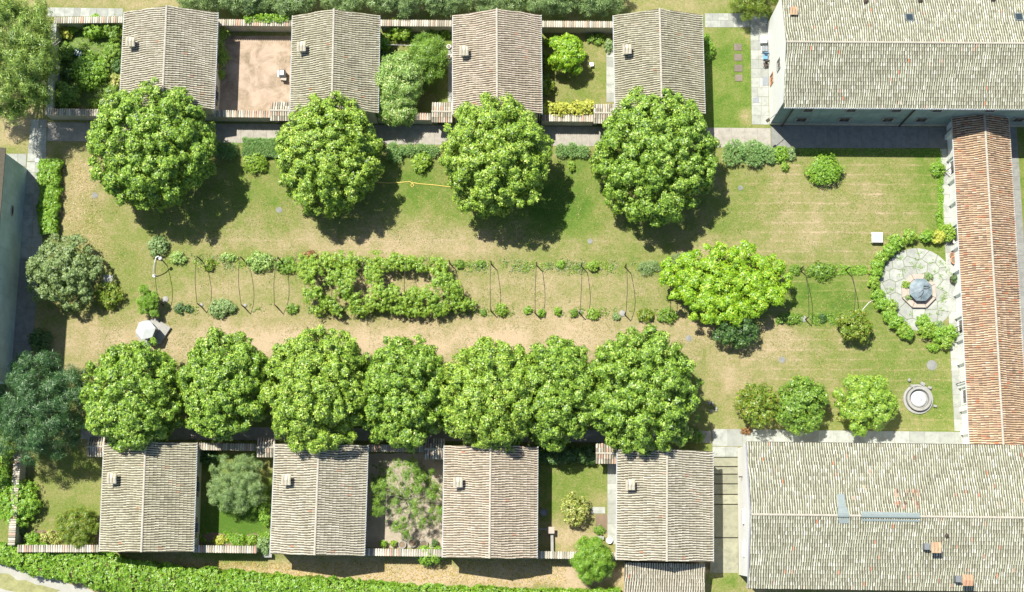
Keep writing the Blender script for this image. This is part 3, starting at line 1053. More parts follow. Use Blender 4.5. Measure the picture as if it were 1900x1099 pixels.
# replaced orange tiles
mb = MB()
for X, Y in [(1661 + 4.7 * rnd.randint(0, 9), 912 + 7.4 * rnd.randint(0, 4)) for _ in range(34)] + [(1696, 850), (1584, 925), (1603, 905), (1556, 1062), (1703, 1067), (1742, 1077), (1850, 1068), (1845, 903), (1852, 937), (1826, 1032), (1766, 1086), (1881, 1058), (1895, 845), (1896, 930)]:
    q = on_slope(X, Y, c3, ex3, ey3, hw3, SEZ, SER)
    sg = 1 if (q - c3).dot(ey3) > 0 else -1
    v = unit(ey3 * -sg * hw3 + np.array([0, 0, SER])); n = np.cross(ex3, v); n = n if n[2] > 0 else -n
    pts = []
    for d, sc in ((-.2, 1.1), (.2, .9)):
        for a in np.linspace(0, math.pi, 5):
            pts.append(q + v * d + ex3 * (-math.cos(a) * .09 * sc) + n * (math.sin(a) * .085 + .045))
    mb.poly(pts, [(j, j + 1, j + 6, j + 5) for j in range(4)])
mb.build('replacement_tiles', tilemat('orange_replacement', [(0, (.22, .12, .09)), (.5, (.36, .2, .14)), (.85, (.45, .32, .24)), (1, (.55, .24, .14))]), SE_T)['kind'] = 'stuff'
# window on west gable
W0 = c3 * [1, 1, 0] - ex3 * (W3 / 2 - .12)
q = P(1380, 1018, 3.6); q = q - ex3 * (q - W0).dot(ex3); window(t, q, -ex3, 1.4, .7, None, GLASS, WHITE)
q = P(1377, 958, 3.8); q = q - ex3 * (q - W0).dot(ex3); mb = MB(); mb.box(q - ex3 * .12, (.22, 1.4, .5), math.atan2(ex3[1], ex3[0])); mb.build('meter_box', PLASTIC, t)
q = P(1376, 885, 3.0); q = q - ex3 * (q - W0).dot(ex3); mb = MB(); mb.box(q - ex3 * .2, (.35, .12, .12), math.atan2(ex3[1], ex3[0])); mb.build('wall_light', IRON, t)

# left building, east wall seen
l1 = P(50.2, 314, 0); l2 = P(20.5, 695, 0)
eyL = unit(l1 - l2); exL = np.array([eyL[1], -eyL[0], 0])
t = empty('church', (l1[0] - 6, l1[1] - 12, 0), 'tall building with stained pale plaster wall on the west side of the lawn', 'building')
lm = P(36.3, 492, 0); lm = l2 + eyL * (lm - l2).dot(eyL)
mb = MB(); A, B = l1, lm
mb.hexa([B, A, A - exL * 9, B - exL * 9], [q + np.array([0, 0, 7.5]) for q in (B, A, A - exL * 9, B - exL * 9)])
mb.build('wall', CHURCHW, t)
mb = MB(); A2, B2 = lm, l2 - eyL * 1.0
mb.hexa([B2, A2, A2 - exL * 13, B2 - exL * 13], [q + np.array([0, 0, 15.0]) for q in (B2, A2, A2 - exL * 13, B2 - exL * 13)])
mb.build('tall_wall', CHURCHW, t)
mb = MB(); A3 = l1 + eyL * .3 + exL * .35; B3 = lm; zz = 7.5
mb.hexa([q + np.array([0, 0, zz + .001]) for q in (B3 + exL * .35, A3, A3 - exL * 10, B3 - exL * 10)], [q + np.array([0, 0, w]) for q, w in ((B3 + exL * .35, zz + .12), (A3, zz + .12), (A3 - exL * 10, zz + 2.5), (B3 - exL * 10, zz + 2.5))])
rfl = mb.build('roof', TM['deck'], t)
mb = MB(); mb.hexa([q + np.array([0, 0, 15.001]) for q in (B2 + exL * .3, A2 + exL * .3, A2 - exL * 13.3, B2 - exL * 13.3)], [q + np.array([0, 0, 15.15]) for q in (B2 + exL * .3, A2 + exL * .3, A2 - exL * 13.3, B2 - exL * 13.3)])
mb.build('tall_roof', TM['deck'], t)
best = min(((abs((P(22, 391, z) - l1).dot(exL)), z) for z in np.linspace(0, 8, 81)))
q = P(22, 391, best[1])
mb = MB(); 
ring = [q + eyL * math.cos(a) * .55 + np.array([0, 0, math.sin(a) * .35]) for a in np.linspace(0, 2 * math.pi, 17)[:-1]]
mb.poly([r_ + exL * .02 for r_ in ring] + [r_ + exL * .05 for r_ in ring], [tuple(range(16, 32))] + [(i, (i + 1) % 16, 16 + (i + 1) % 16, 16 + i) for i in range(16)])
w_ = mb.build('window', DARK, t)
mb = MB(); mb.tube([p + exL * .06 for p in ring] + [ring[0] + exL * .06], .06, 5, False); mb.build('frame', GARDW, w_)

# lean-to at the foot of the last south cell
cor = [(1158, 1044), (1307, 1047), (1308, 1130), (1158, 1127)]
cl, exl, eyl, Wl, Ll = rect(cor, 2.6)
t = empty('lean_to', (cl[0], cl[1], SZ), 'tiled lean-to shed against the south wall of the cell house by the steps', 'shed')
za, zb = 3.4, 2.0
c0 = cl * [1, 1, 0]
def ql(sx, sy, z): return c0 + exl * sx * Wl / 2 + eyl * sy * Ll / 2 + np.array([0, 0, z])
mb = MB(); mb.hexa([ql(-.95, -.9, SZ - .2), ql(.95, -.9, SZ - .2), ql(.95, .97, SZ - .2), ql(-.95, .97, SZ - .2)], [ql(-.95, -.9, zb - .05), ql(.95, -.9, zb - .05), ql(.95, .97, za - .14), ql(-.95, .97, za - .14)])
mb.build('wall', CREAMW, t)
mb = MB(); mb.hexa([ql(-1, -1, zb - .1), ql(1, -1, zb - .1), ql(1, 1, za - .1), ql(-1, 1, za - .1)], [ql(-1, -1, zb), ql(1, -1, zb), ql(1, 1, za), ql(-1, 1, za)])
r_ = mb.build('roof', TM['deck'], t)
v = ql(0, 1, za) - ql(0, -1, zb); Lv = np.linalg.norm(v); v /= Lv; n = np.cross(exl, v)
V, Fq = tile_field(ql(-1, -1, zb) + n * .002, exl, v, n, Wl, Lv, np.random.default_rng(5))
o = link('roof_tiles', fast_mesh('roof_tiles', V - np.array(t.location), Fq), TM['cream'], r_, True); o['kind'] = 'stuff'


# ------------------------------------------------------------------ garden walls with coping tiles, gate roofs
def coping_mesh():
    V = []; A = np.linspace(0, math.pi, 6)
    for y, sc, z in ((-.36, 1.08, -.03), (.36, .95, .05)):
        for a in A:
            V.append((-math.cos(a) * .095 * sc, y, math.sin(a) * .085 + z))
    Fq = [(i, i + 1, i + 7, i + 6) for i in range(5)]
    me = bpy.data.meshes.new('coping_tile'); me.from_pydata(V, [], Fq); me.materials.append(COPING); me.update()
    return me


CT = coping_mesh()
WALLG = 'rendered garden walls with tile coping'


def garden_wall(A, B, label, h=2.2, thick=.42, tiles=True, gz=0.0, coping=None, flip=1, mat=GARDW):
    a, b = P(*A, h), P(*B, h)
    L = np.linalg.norm(b - a); u = (b - a) / L; ang = math.atan2(u[1], u[0])
    c = (a + b) / 2
    t = empty('garden_wall', (c[0], c[1], gz), label, 'wall', WALLG)
    mb = MB(); mb.box((c[0], c[1], (h - .06 + gz - .2) / 2), (L, thick, h - .06 - gz + .2), ang); mb.build('wall_face', mat, t)
    if tiles:
        n = int(L / .235)
        mb = MB(); mb.box((c[0], c[1], h - .04), (L, thick + .2, .05), ang); mb.build('coping_bed', TM['mortar'], t)
        for k in range(n):
            q = a + u * (k + .5) * L / n
            o = bpy.data.objects.new('tile', CT); col.objects.link(o); o.parent = t
            o.location = (q[0] - c[0], q[1] - c[1], h - gz + rnd.uniform(-.008, .008)); o.rotation_euler = (rnd.uniform(-.02, .02), 0, ang + (math.pi if flip < 0 else 0) + rnd.uniform(-.04, .04))
    else:
        mb = MB(); mb.box((c[0], c[1], h - .01), (L, thick + .14, .09), ang); mb.build('coping', coping or SLAB, t)
    return t


garden_wall((84, 208), (222, 210), 'low garden wall south of the planted garden, closed by the first gate roof', flip=1)
garden_wall((388, 211), (502, 212.5), 'garden wall closing the bare dirt court towards the long path')
garden_wall((700, 215), (800, 217), 'garden wall behind the feathery mimosa, beside the long path')
garden_wall((1005, 219), (1101, 220), 'garden wall under the clipped yellow hedge beside the long path')
garden_wall((100, 38), (232, 37), 'north wall of the planted garden beside the pale path', gz=0, flip=-1)
garden_wall((404, 42), (544, 43.5), 'north wall of the bare dirt court with climbing ivy', flip=-1)
garden_wall((706, 43), (842, 44), 'north wall of the mimosa garden under the olive row', flip=-1)
garden_wall((1006, 45), (1140, 46), 'pinkish tiled north wall behind the bright lime tree', flip=-1)
garden_wall((100, 44), (92, 203), 'side wall of the planted garden next to the feathery willow', tiles=False)
garden_wall((368, 828.5), (477, 830.5), 'north wall of the olive tree garden, in tree shade')
garden_wall((684, 831.5), (790, 833), 'north wall of the round pot garden, in tree shade')
garden_wall((32, 1018), (183, 1018), 'south wall of the westernmost garden above the big hedge', gz=SZ)
garden_wall((358, 1018.5), (476, 1020), 'south wall of the olive tree garden with reddish coping tiles', gz=SZ)
garden_wall((678, 1024.5), (822, 1026.5), 'south wall behind the row of round pots', gz=SZ)
garden_wall((998, 1029.5), (1148, 1032), 'south wall of the garden with the small pale pillar', gz=SZ)
garden_wall((33, 838), (21, 1012), 'west wall of the westernmost garden with loose pale coping tiles')


def gate_roof(x0, x1, y0, y1, label, ridge_z=3.0):
    """small saddle roof over a garden door; tiles run north-south"""
    ze = ridge_z - .35
    c, ex, ey, W, L = rect([(x0, y0), (x1, y0 + .5), (x1, y1 + .5), (x0, y1)], ze)
    t = empty('gate_roof', (c[0], c[1], 0), label, 'porch roof', 'little tiled roofs over the garden doors')
    ang = math.atan2(ex[1], ex[0]); c0 = c * [1, 1, 0]
    mb = MB()
    for sx in (-1, 1):
        mb.box(c0 + ex * sx * (W / 2 - .3) + np.array([0, 0, ze / 2 - .1]), (.35, L * .45, ze - .1), ang)
    mb.build('door_pier', GARDW, t)
    mb = MB(); mb.box(c0 + np.array([0, 0, 1.0]), (W - .96, .06, 2.0), ang); mb.build('door', WOOD, t)
    mb = MB()
    for sg in (-1, 1):
        e0 = c0 + ey * sg * L / 2 + np.array([0, 0, ze]); rr = c0 + np.array([0, 0, ridge_z])
        mb.hexa([e0 - ex * W / 2 - [0, 0, .08], e0 + ex * W / 2 - [0, 0, .08], rr + ex * W / 2 - [0, 0, .08], rr - ex * W / 2 - [0, 0, .08]], [e0 - ex * W / 2, e0 + ex * W / 2, rr + ex * W / 2, rr - ex * W / 2])
    rf = mb.build('roof', TM['deck'], t)
    n = max(2, int(W / .235))
    sl = math.hypot(L / 2, .35)
    me = bpy.data.meshes.new('tile'); V = []
    for y, sc, z in ((0, 1.1, .02), (sl * .53, .92, .0)):
        for a in np.linspace(0, math.pi, 6):
            V.append((-math.cos(a) * .095 * sc, y, math.sin(a) * .085 + z))
    me.from_pydata(V, [], [(i, i + 1, i + 7, i + 6) for i in range(5)]); me.materials.append(COPING); me.update()
    pit = math.atan2(.35, L / 2)
    for sg in (-1, 1):
        for k in range(n):
            for j in range(2):
                q = c0 + ex * ((k + .5) / n - .5) * W + ey * sg * L / 2 * (1 - j * .5) + np.array([0, 0, ze + .35 * j * .5 + .01])
                o = bpy.data.objects.new('tile', me); col.objects.link(o); o.parent = rf
                o.location = tuple(q - np.array(t.location)); o.rotation_euler = (pit, 0, ang + (math.pi if sg > 0 else 0) + rnd.uniform(-.03, .03))
    ridge_tiles(c0 - ex * W / 2 + [0, 0, ridge_z + .03], c0 + ex * W / 2 + [0, 0, ridge_z + .03], 'ridge_tiles', TM['mortar'], rf, .22, .09)
    return t


gate_roof(188, 222, 185, 204, 'small tiled door roof at the corner of the planted garden, mostly under the tree')
gate_roof(502, 538, 190, 224, 'small tiled door roof at the south east corner of the dirt court')
gate_roof(801, 840, 191, 227, 'small tiled door roof between the mimosa and the third north cell')
gate_roof(1101, 1140, 194, 229, 'small tiled door roof at the east end of the clipped yellow hedge')
gate_roof(163, 195, 811, 847, 'small shaded door roof between the dark conifer and the southwest cell')
gate_roof(477, 511, 813, 848, 'small shaded door roof next to the olive tree garden')
gate_roof(788, 826, 814, 852, 'small shaded door roof north of the round pot garden')
gate_roof(1105, 1144, 823, 860, 'small door roof with white gutter near the long steps')

# ------------------------------------------------------------------ paths
UB = bpy.data.meshes.new('slab')
_mb = MB(); _mb.box((0, 0, -.5), (1, 1, 1)); UB.from_pydata(_mb.v, [], _mb.f); UB.update()
SLABMESH = {}


def slab_mesh(mat):
    if mat.name not in SLABMESH:
        me = UB.copy(); me.materials.append(mat); SLABMESH[mat.name] = me
    return SLABMESH[mat.name]


def paved(name, quad, nu, nv, mat, base_mat, z=.03, jit=.0, gap=.025, skip=0.0, label=None, zb=0.0):
    """quad: four pixel corners, nu slabs along the first side, nv along the second"""
    pts = [P(x, y, zb + .006) for x, y in quad]
    mb = MB(); mb.poly(pts, [(3, 2, 1, 0)])
    o = mb.build(name, base_mat)
    if o.data.polygons[0].normal.z < 0:
        o.data.polygons[0].flip()
    o['kind'] = 'structure'
    if label:
        o['label'] = label
    A, B, C_, D_ = pts
    us = [0] + [(i + rnd.uniform(-jit, jit)) / nu for i in range(1, nu)] + [1]
    for j in range(nv):
        us2 = us if jit == 0 else [0] + [(i + rnd.uniform(-jit, jit)) / nu for i in range(1, nu)] + [1]
        for i in range(nu):
            if rnd.random() < skip:
                continue
            def q(u, v): return (A * (1 - u) + B * u) * (1 - v) + (D_ * (1 - u) + C_ * u) * v
            v0, v1 = j / nv, (j + 1) / nv; u0, u1 = us2[i], us2[i + 1]
            a, b, d = q(u0, v0), q(u1, v0), q(u0, v1)
            c = q((u0 + u1) / 2, (v0 + v1) / 2)
            L1 = np.linalg.norm(b - a) - gap; L2_ = np.linalg.norm(d - a) - gap
            s = bpy.data.objects.new('slab', slab_mesh(mat)); col.objects.link(s); s.parent = o
            s.location = (c[0], c[1], zb + z + rnd.uniform(-.004, .004)); s.scale = (L1, L2_, .022)
            s.rotation_euler = (0, 0, math.atan2(b[1] - a[1], b[0] - a[0]))
    return o


GAPM = plain('joint_dirt', (.24, .22, .16), .95, .3, 3)
paved('long_path', [(88, 227), (1430, 238), (1430, 275), (88, 262)], 56, 1, SLABB, GAPM)
paved('corner_path', [(58, 222), (87, 222), (86, 300), (50, 300)], 2, 5, SLAB, GAPM, jit=.1)
paved('church_path', [(0, 285), (49, 285), (49, 312), (0, 300)], 3, 1, SLAB, GAPM)
paved('west_path', [(50, 301), (82, 301), (78, 480), (37, 480)], 2, 9, SLAB, GAPM, jit=.1)
paved('west_path_south', [(37, 480.5), (76, 480.5), (53, 700), (18, 700)], 2, 11, SLABD, GAPM, jit=.1)
paved('north_path', [(88, 14), (228, 16), (228, 31), (88, 31)], 9, 1, SLAB, GAPM, jit=.2)
paved('north_east_path', [(1308, 25), (1391, 25), (1391, 51), (1308, 51)], 6, 2, SLAB, GAPM, jit=.25)
paved('gable_path', [(1392, 25), (1424, 25), (1427, 232), (1395, 231)], 2, 12, SLAB, GAPM, jit=.25)
paved('building_path', [(1431, 233), (1764, 236), (1766, 275), (1431, 275)], 16, 1, SLABD, GAPM)
paved('south_path', [(1322, 796), (1800, 802), (1800, 832), (1322, 828)], 17, 1, SLAB, GAPM)
paved('shaded_path', [(150, 790), (1320, 800), (1320, 822), (150, 815)], 46, 1, SLABB, GAPM)
paved('steps_landing', [(1322, 829), (1369, 829), (1369, 848), (1322, 848)], 2, 1, SLAB, GAPM)
paved('gallery_path', [(1744, 276), (1772, 276), (1802, 801), (1771, 800)], 2, 24, SLAB, GAPM, jit=.1)
paved('gallery_east_path', [(1866, 232), (1886, 232), (1925, 825), (1898, 825)], 1, 24, SLABD, GAPM)
paved('cell_path', [(1125, 74), (1146, 74), (1146, 190), (1125, 190)], 1, 7, SLAB, GAPM)
paved('cell_path', [(832, 85), (848, 85), (848, 190), (831, 190)], 1, 7, SLAB, GAPM)
paved('cell_path', [(1127, 861), (1149, 861), (1149, 1010), (1127, 1010)], 1, 8, SLAB, GAPM)
# four slabs in the lawn and odd ones
for nm, X, Y, w, h_, m, lab in (('stone_slab', 1369, 88, .8, .75, SLABBR, 'northernmost of the four brown slabs set in the narrow lawn'), ('stone_slab', 1369.5, 107, .85, .75, SLABBR, 'second from the north of the four brown slabs set in the narrow lawn'),
                            ('stone_slab', 1370, 127, .85, .75, SLABBR, 'third from the north of the four brown slabs set in the narrow lawn'), ('stone_slab', 1370.5, 145, .8, .7, SLABBR, 'southernmost of the four brown slabs set in the narrow lawn'),
                            ('stone_slab', 1110, 947, 1.4, .65, SLAB, 'pale slab lying on the lawn by the small flowering tree'), ('stone_slab', 201, 518, .95, .85, SLAB, 'square pale slab beside the round olive bush'),
                            ('manhole_cover', 1403, 186, .6, .55, GREYM, 'square grey manhole cover in the path by the white gable'), ('drain_grate', 1420, 151, .6, 1.0, GREYM, 'rectangular grey grate in the path beside the gable window'),
                            ('manhole_cover', 69.5, 297, .45, .45, GREYM, 'square manhole cover at the corner of the western paths')):
    q = P(X, Y, 0)
    mb = MB(); mb.box((q[0], q[1], .03), (w, h_, .07), rnd.uniform(-.02, .02)); tag(mb.build(nm, m), lab, nm.replace('_', ' ').split()[-1] if nm != 'manhole_cover' else 'manhole cover')
# steps going down southwards
ys = [848.5, 866, 880, 898, 917.5, 936, 998, 1064]
t = MB(); a0, b0 = P(1316, 848, 0), P(1370, 848, 0); e0, e1 = P(1322, 1064, 0), P(1371, 1064, 0)
for o_ in (a0, b0, e0, e1):
    o_[2] = SZ - .35
t.poly([a0, b0, e1, e0], [(3, 2, 1, 0)]); st = t.build('stair_bed', GAPM); st['kind'] = 'structure'
for k in range(7):
    z = -.03 * (k + 1) + .03
    x0, x1 = 1312 + k, 1369.5
    a, b, c_, d_ = P(x0, ys[k] + 1.0, z), P(x1, ys[k] + 1.0, z), P(x1, ys[k + 1] - .9, z), P(x0, ys[k + 1] - .9, z)
    mb = MB(); mb.hexa([p * [1, 1, 0] + np.array([0, 0, SZ - .6]) for p in (d_, c_, b, a)], [d_, c_, b, a]); mb.build('step', STEPM, st)

# sheets: dirt court, soil beds, track
sheet('dirt_court', [(407, 66), (541, 66), (538, 210), (404, 210)], .012, DIRT, sub=1.0, wob=.08)
sheet('planted_bed', [(102, 55), (228, 55), (224, 196), (97, 196)], .010, plain('bed_soil', (.15, .21, .06), .95, .5, 1.0, .05), sub=1.2, wob=.2)
sheet('pot_yard', [(682, 842), (823, 842), (820, 1016), (678, 1016)], .012, plain('yard_dirt', (.36, .31, .24), .95, .3, .8, .03), sub=1, wob=.1)
sheet('pot_yard_slab_strip', [(1104, 955), (1127, 955), (1127, 990), (1104, 990)], .014, SOIL, sub=.5, wob=.1)
sheet('south_bed', [(33, 985), (184, 985), (184, 1006), (30, 1006)], .012, SOIL, sub=.8, wob=.1)
sheet('flower_bed', [(366, 990), (500, 992), (500, 1012), (364, 1010)], .012, SOIL, sub=.8, wob=.15)
sheet('gravel_track', [(-60, 1024), (30, 1046), (80, 1062), (185, 1105), (260, 1150), (80, 1160), (-80, 1090)], SZ + .012, ROADM, sub=1.5, wob=.3)
sheet('track_verge', [(-60, 1062), (20, 1068), (110, 1100), (60, 1110), (-60, 1078)], SZ + .02, plain('dry_verge', (.27, .27, .12), .95, .4, 2), sub=.8, wob=.25)

# terrace of irregular stones round the octagonal well
TC = P(1703, 537, 0)
PX = 1 / 18.05
o = sheet('terrace', [(1703 + 70 * math.cos(a) * 1.0, 539 - 76 * math.sin(a)) for a in np.linspace(0, 2 * math.pi, 25)[:-1]], .008, plain('mossy_joint', (.22, .25, .15), .95, .45, 3))
r_ = 29
def clip(poly, a, b):
    """keep the side of the polygon nearer to a than b, less half a joint"""
    m = (a + b) / 2; d = (b - a) / np.linalg.norm(b - a); m = m - d * .035
    out = []
    for i in range(len(poly)):
        p, q = poly[i], poly[(i + 1) % len(poly)]
        sp, sq = (p - m).dot(d), (q - m).dot(d)
        if sp <= 0:
            out.append(p)
        if sp * sq < 0:
            out.append(p + (q - p) * sp / (sp - sq))
    return out


seeds = []
while len(seeds) < 38:
    p = np.array([rnd.uniform(-3.9, 3.9), rnd.uniform(-4.3, 4.3)])
    if (p[0] / 3.9) ** 2 + (p[1] / 4.25) ** 2 < 1 and all(np.linalg.norm(p - q_) > .95 for q_ in seeds):
        seeds.append(p)
for p in seeds:
    poly = [np.array([3.95 * math.cos(a), 4.3 * math.sin(a)]) for a in np.linspace(0, 2 * math.pi, 33)[:-1]]
    for q_ in seeds:
        if q_ is not p and np.linalg.norm(p - q_) < 5 and poly:
            poly = clip(poly, p, q_)
    if len(poly) < 3 or np.linalg.norm(p) < 1.2:
        continue
    mb = MB(); mb.prism([(TC[0] + v_[0], TC[1] + v_[1]) for v_ in poly], .01, .045 + rnd.uniform(-.01, .012)); mb.build('paving_stone', SLAB, o)

# ------------------------------------------------------------------ octagonal well
WC = P(1703, 541, .0)
t = empty('well', WC, 'octagonal stone well with a faceted blue grey lid in the middle of the round terrace', 'well')
def octo(c, r, a0=math.pi / 8): return [(c[0] + r * math.cos(a0 + k * math.pi / 4), c[1] + r * math.sin(a0 + k * math.pi / 4)) for k in range(8)]
mb = MB(); mb.prism(octo(WC, 1.82), .0, .30); mb.build('step_base', PINKST, t)
for k in range(8):
    a0, a1 = math.pi / 8 + k * math.pi / 4, math.pi / 8 + (k + 1) * math.pi / 4
    pts = [(WC[0] + r * math.cos(a), WC[1] + r * math.sin(a)) for r, a in ((1.30, a0 + .02), (1.30, a1 - .02), (1.86, a1 - .012), (1.86, a0 + .012))]
    mb = MB(); mb.prism(pts, .30, .42); mb.build('curb_stone', PINKST, t)
mb = MB(); mb.prism(octo(WC, 1.0), .3, 1.0); mb.build('well_wall', STONE, t)
DC = (WC[0], WC[1])
mb = MB(); mb.prism(octo(DC, 1.23), 1.0, 1.12); mb.build('rim', GREYM, t)
for k in range(8):
    a0, a1 = math.pi / 8 + k * math.pi / 4, math.pi / 8 + (k + 1) * math.pi / 4
    mb = MB()
    A, B = [(DC[0] + 1.22 * math.cos(a), DC[1] + 1.22 * math.sin(a), 1.12) for a in (a0, a1)]
    C_, D_ = [(DC[0] + .68 * math.cos(a), DC[1] + .68 * math.sin(a), 1.38) for a in (a1, a0)]
    E = (DC[0], DC[1], 1.46)
    mb.poly([A, B, C_, D_, E], [(0, 1, 2, 3), (3, 2, 4)]); mb.build('lid_panel', LIDM, t)
mb = MB()
for k in range(7):
    an = rnd.uniform(-.3, 1.4) + (k > 3) * 3.6
    p0 = np.array([DC[0] + .2, DC[1] + .35 - .1 * k, 1.45]); p1 = np.array([DC[0] + 1.0 * math.cos(an), DC[1] + 1.0 * math.sin(an), 1.2])
    mid = (p0 + p1) / 2 + np.array([rnd.uniform(-.2, .2), rnd.uniform(-.2, .2), .08]); mb.tube([p0, mid, p1], .025, 5)
mb.build('wrought_scroll', IRON, t)
for X, Y, r__, lab in ((1681, 529, 8, 'yellowish plant growing in the curb of the octagonal well'), (1685, 553, 6, 'small bluish plant on the curb of the octagonal well'), (1722, 516, 9, 'weed clump at the north east edge of the octagonal well')):
    bush(X, Y, r__, r__, 'vine' if r__ == 8 else 'grey', lab, 'plant', 'plant', h=.75, size=.09)
for k in range(34):
    an, rr = rnd.uniform(0, 6.28), rnd.choice([43, 56, 68, 50]) * PX
    if k == 0:
        Wd = []
    Wd.append((TC[0] + rr * math.cos(an), TC[1] + rr * math.sin(an), .05))
Wd = np.array(Wd); Wd = np.repeat(Wd, 14, 0) + rng.normal(size=(len(Wd) * 14, 3)) * [.16, .16, .02]; Wd[:, 2] = np.abs(Wd[:, 2]) + .04
V, Fq = scatter(Wd, unit(rng.normal(size=Wd.shape) * .4 + [0, 0, 1]), .07, 'small', rng)
link('joint_weeds', fast_mesh('joint_weeds', V, Fq), LM['bright'])['kind'] = 'stuff'

# round fountain
q = P(1703, 741, 0)
t = empty('round_wellhead', q, 'round pale stone wellhead with white domed cover near the gallery', 'well')
mb = MB(); mb.lathe(q, [(1.52, 0), (1.52, .16), (1.30, .20), (1.30, .02)], 28); mb.build('kerb_ring', STONE, t)
mb = MB(); mb.lathe(q, [(1.22, 0), (1.18, .5), (1.22, .62), (1.0, .64), (.96, .15)], 28); mb.build('basin', STONE, t)
mb = MB(); mb.lathe(q, [(.82, .1), (.8, .35), (.66, .46), (.38, .54), (.28, .6), (.12, .7)], 24); mb.build('dome', plain('dome_stone', (.50, .51, .51), .7, .15), t)
for X, Y, w, lab in ((1686, 706, .3, 'small round white stone north west of the round wellhead'), (1692, 717, .45, 'pale block touching the north west of the round wellhead'), (1711, 713, .5, 'tilted pale block north of the round wellhead'), (1724, 720, .4, 'small pale block north east of the round wellhead'), (1734, 754, .35, 'small pale block east of the round wellhead')):
    q2 = P(X, Y, 0)
    mb = MB()
    if w == .3:
        mb.lathe(q2, [(.12, 0), (.17, .12), (.17, .3), (.08, .38)], 10)
    else:
        mb.box(q2 + [0, 0, .14], (w, w * .6, .3), rnd.uniform(-.8, .8))
        mb.box(q2 + [.02, 0, .32], (w * .7, w * .45, .06), rnd.uniform(-.8, .8))
    tag(mb.build('stone_block', STONE), lab, 'stone')

# hexagonal shelter on a slab
q = P(281, 618, 0)
t = empty('well_shelter', q, 'small hexagonal grey white canopy over a stone platform under the lime trees', 'shelter')
hexa = lambda c, r, a0=0: [(c[0] + r * math.cos(a0 + k * math.pi / 3), c[1] + r * math.sin(a0 + k * math.pi / 3)) for k in range(6)]
mb = MB(); mb.prism(hexa(q, 1.55, .2), 0, .30); mb.build('platform', STONE, t)
mb = MB(); mb.prism(hexa(q, .7, .2), .3, 1.0); mb.build('well_ring', STONE, t)
mb = MB(); mb.box(q + [1.1, .15, .2], (1.2, 1.6, .4), -.55); mb.build('side_slab', STONE, t)
for p in hexa(q, .85, .2):
    mb = MB(); mb.tube([(p[0], p[1], .3), (p[0], p[1], 2.45)], .05, 6); mb.build('post', GREYM, t)
cen = (q[0], q[1], 2.85); hx = hexa(q, 1.02, .2)
for k in range(6):
    A, B = hx[k], hx[(k + 1) % 6]
    mb = MB(); mb.poly([(A[0], A[1], 2.4), (B[0], B[1], 2.4), cen, (A[0], A[1], 2.3), (B[0], B[1], 2.3)], [(0, 1, 2), (0, 3, 4, 1)]); mb.build('canopy_panel', CANV, t)

# ------------------------------------------------------------------ pergola hoops
tops = [(300, 482), (373, 482.5), (452.5, 483), (521, 484), (600, 485), (678, 486), (757, 487.5), (835, 489.5), (911.5, 490.5), (995.5, 492.5), (1078.5, 494.5), (1159.5, 496), (1240, 497), (1322, 498), (1404, 499), (1484, 500.5), (1568.5, 502)]
bots = [(303, 566), (373, 568.5), (454, 571), (515, 571), (596, 573), (675, 574), (755, 575.5), (834, 577), (911, 577.5), (992.5, 581), (1075, 581.5), (1159, 584), (1240, 586), (1322, 588), (1406, 590), (1494, 593), (1575, 594)]
hl = ['beside the white arched lamp', 'first complete one east of the white arched lamp', 'with the rounded green shrub at its south foot to the west', 'just west of the vine mass, near the greyish bush', 'at the west end of the vine mass',
      'in the gap between the two vine masses', 'crossing the hollow of the eastern vine mass', 'at the east edge of the vine mass', 'first bare one east of the vines, round shrub at its foot', 'second bare one east of the vines', 'third bare one east of the vines, small plants at its foot', 'fourth bare one east of the vines, white stone at its foot',
      'at the west edge of the chartreuse tree', 'under the west half of the chartreuse tree', 'under the east half of the chartreuse tree', 'just east of the chartreuse tree with a white stone at its foot', 'easternmost, near the yellow green bush']
for (a, b, lab) in zip(tops, bots, hl):
    A, B = P(*a, 0), P(*b, 0)
    c = (A + B) / 2
    t = empty('pergola_hoop', c, 'rusty iron hoop ' + lab, 'arch', 'iron pergola hoops across the lawn')
    for nm, p in (('leg', A), ('leg', B)):
        mb = MB(); mb.tube([p, p + [0, 0, 1.95]], [.075, .05], 6); mb.build(nm, IRON, t)
    pts = []
    sk = rnd.uniform(-.12, .12)
    for s in np.linspace(0, 1, 13):
        p = A * (1 - s) + B * s; p = p + np.array([sk * math.sin(math.pi * s), 0, 1.95 + 1.25 * math.sin(math.pi * s)]); pts.append(p)
    mb = MB(); mb.tube(pts, .03, 5); mb.build('hoop', IRON, t)
for X, Y, lab in ((1155, 582, 'white stone at the foot of the fourth bare hoop'), (1491, 592, 'white stone at the foot of the hoop east of the chartreuse tree'), (1077, 579, 'small white stone at the foot of the third bare hoop'), (455, 567, 'small white stone at the foot of the third hoop from the lamp'), (374, 566, 'small white stone by the hoop east of the lamp'), (307, 556, 'white stone south east of the arched lamp'), (1481, 499, 'white stone at the north foot of the hoop east of the chartreuse tree')):
    q = P(X, Y, 0); mb = MB(); s = .2 if 'small' in lab else .34
    mb.lathe(q, [(s * 1.1, -.02), (s, .08), (s * .6, .14), (s * .2, .16)], 7); tag(mb.build('stone', STONE), lab, 'stone')
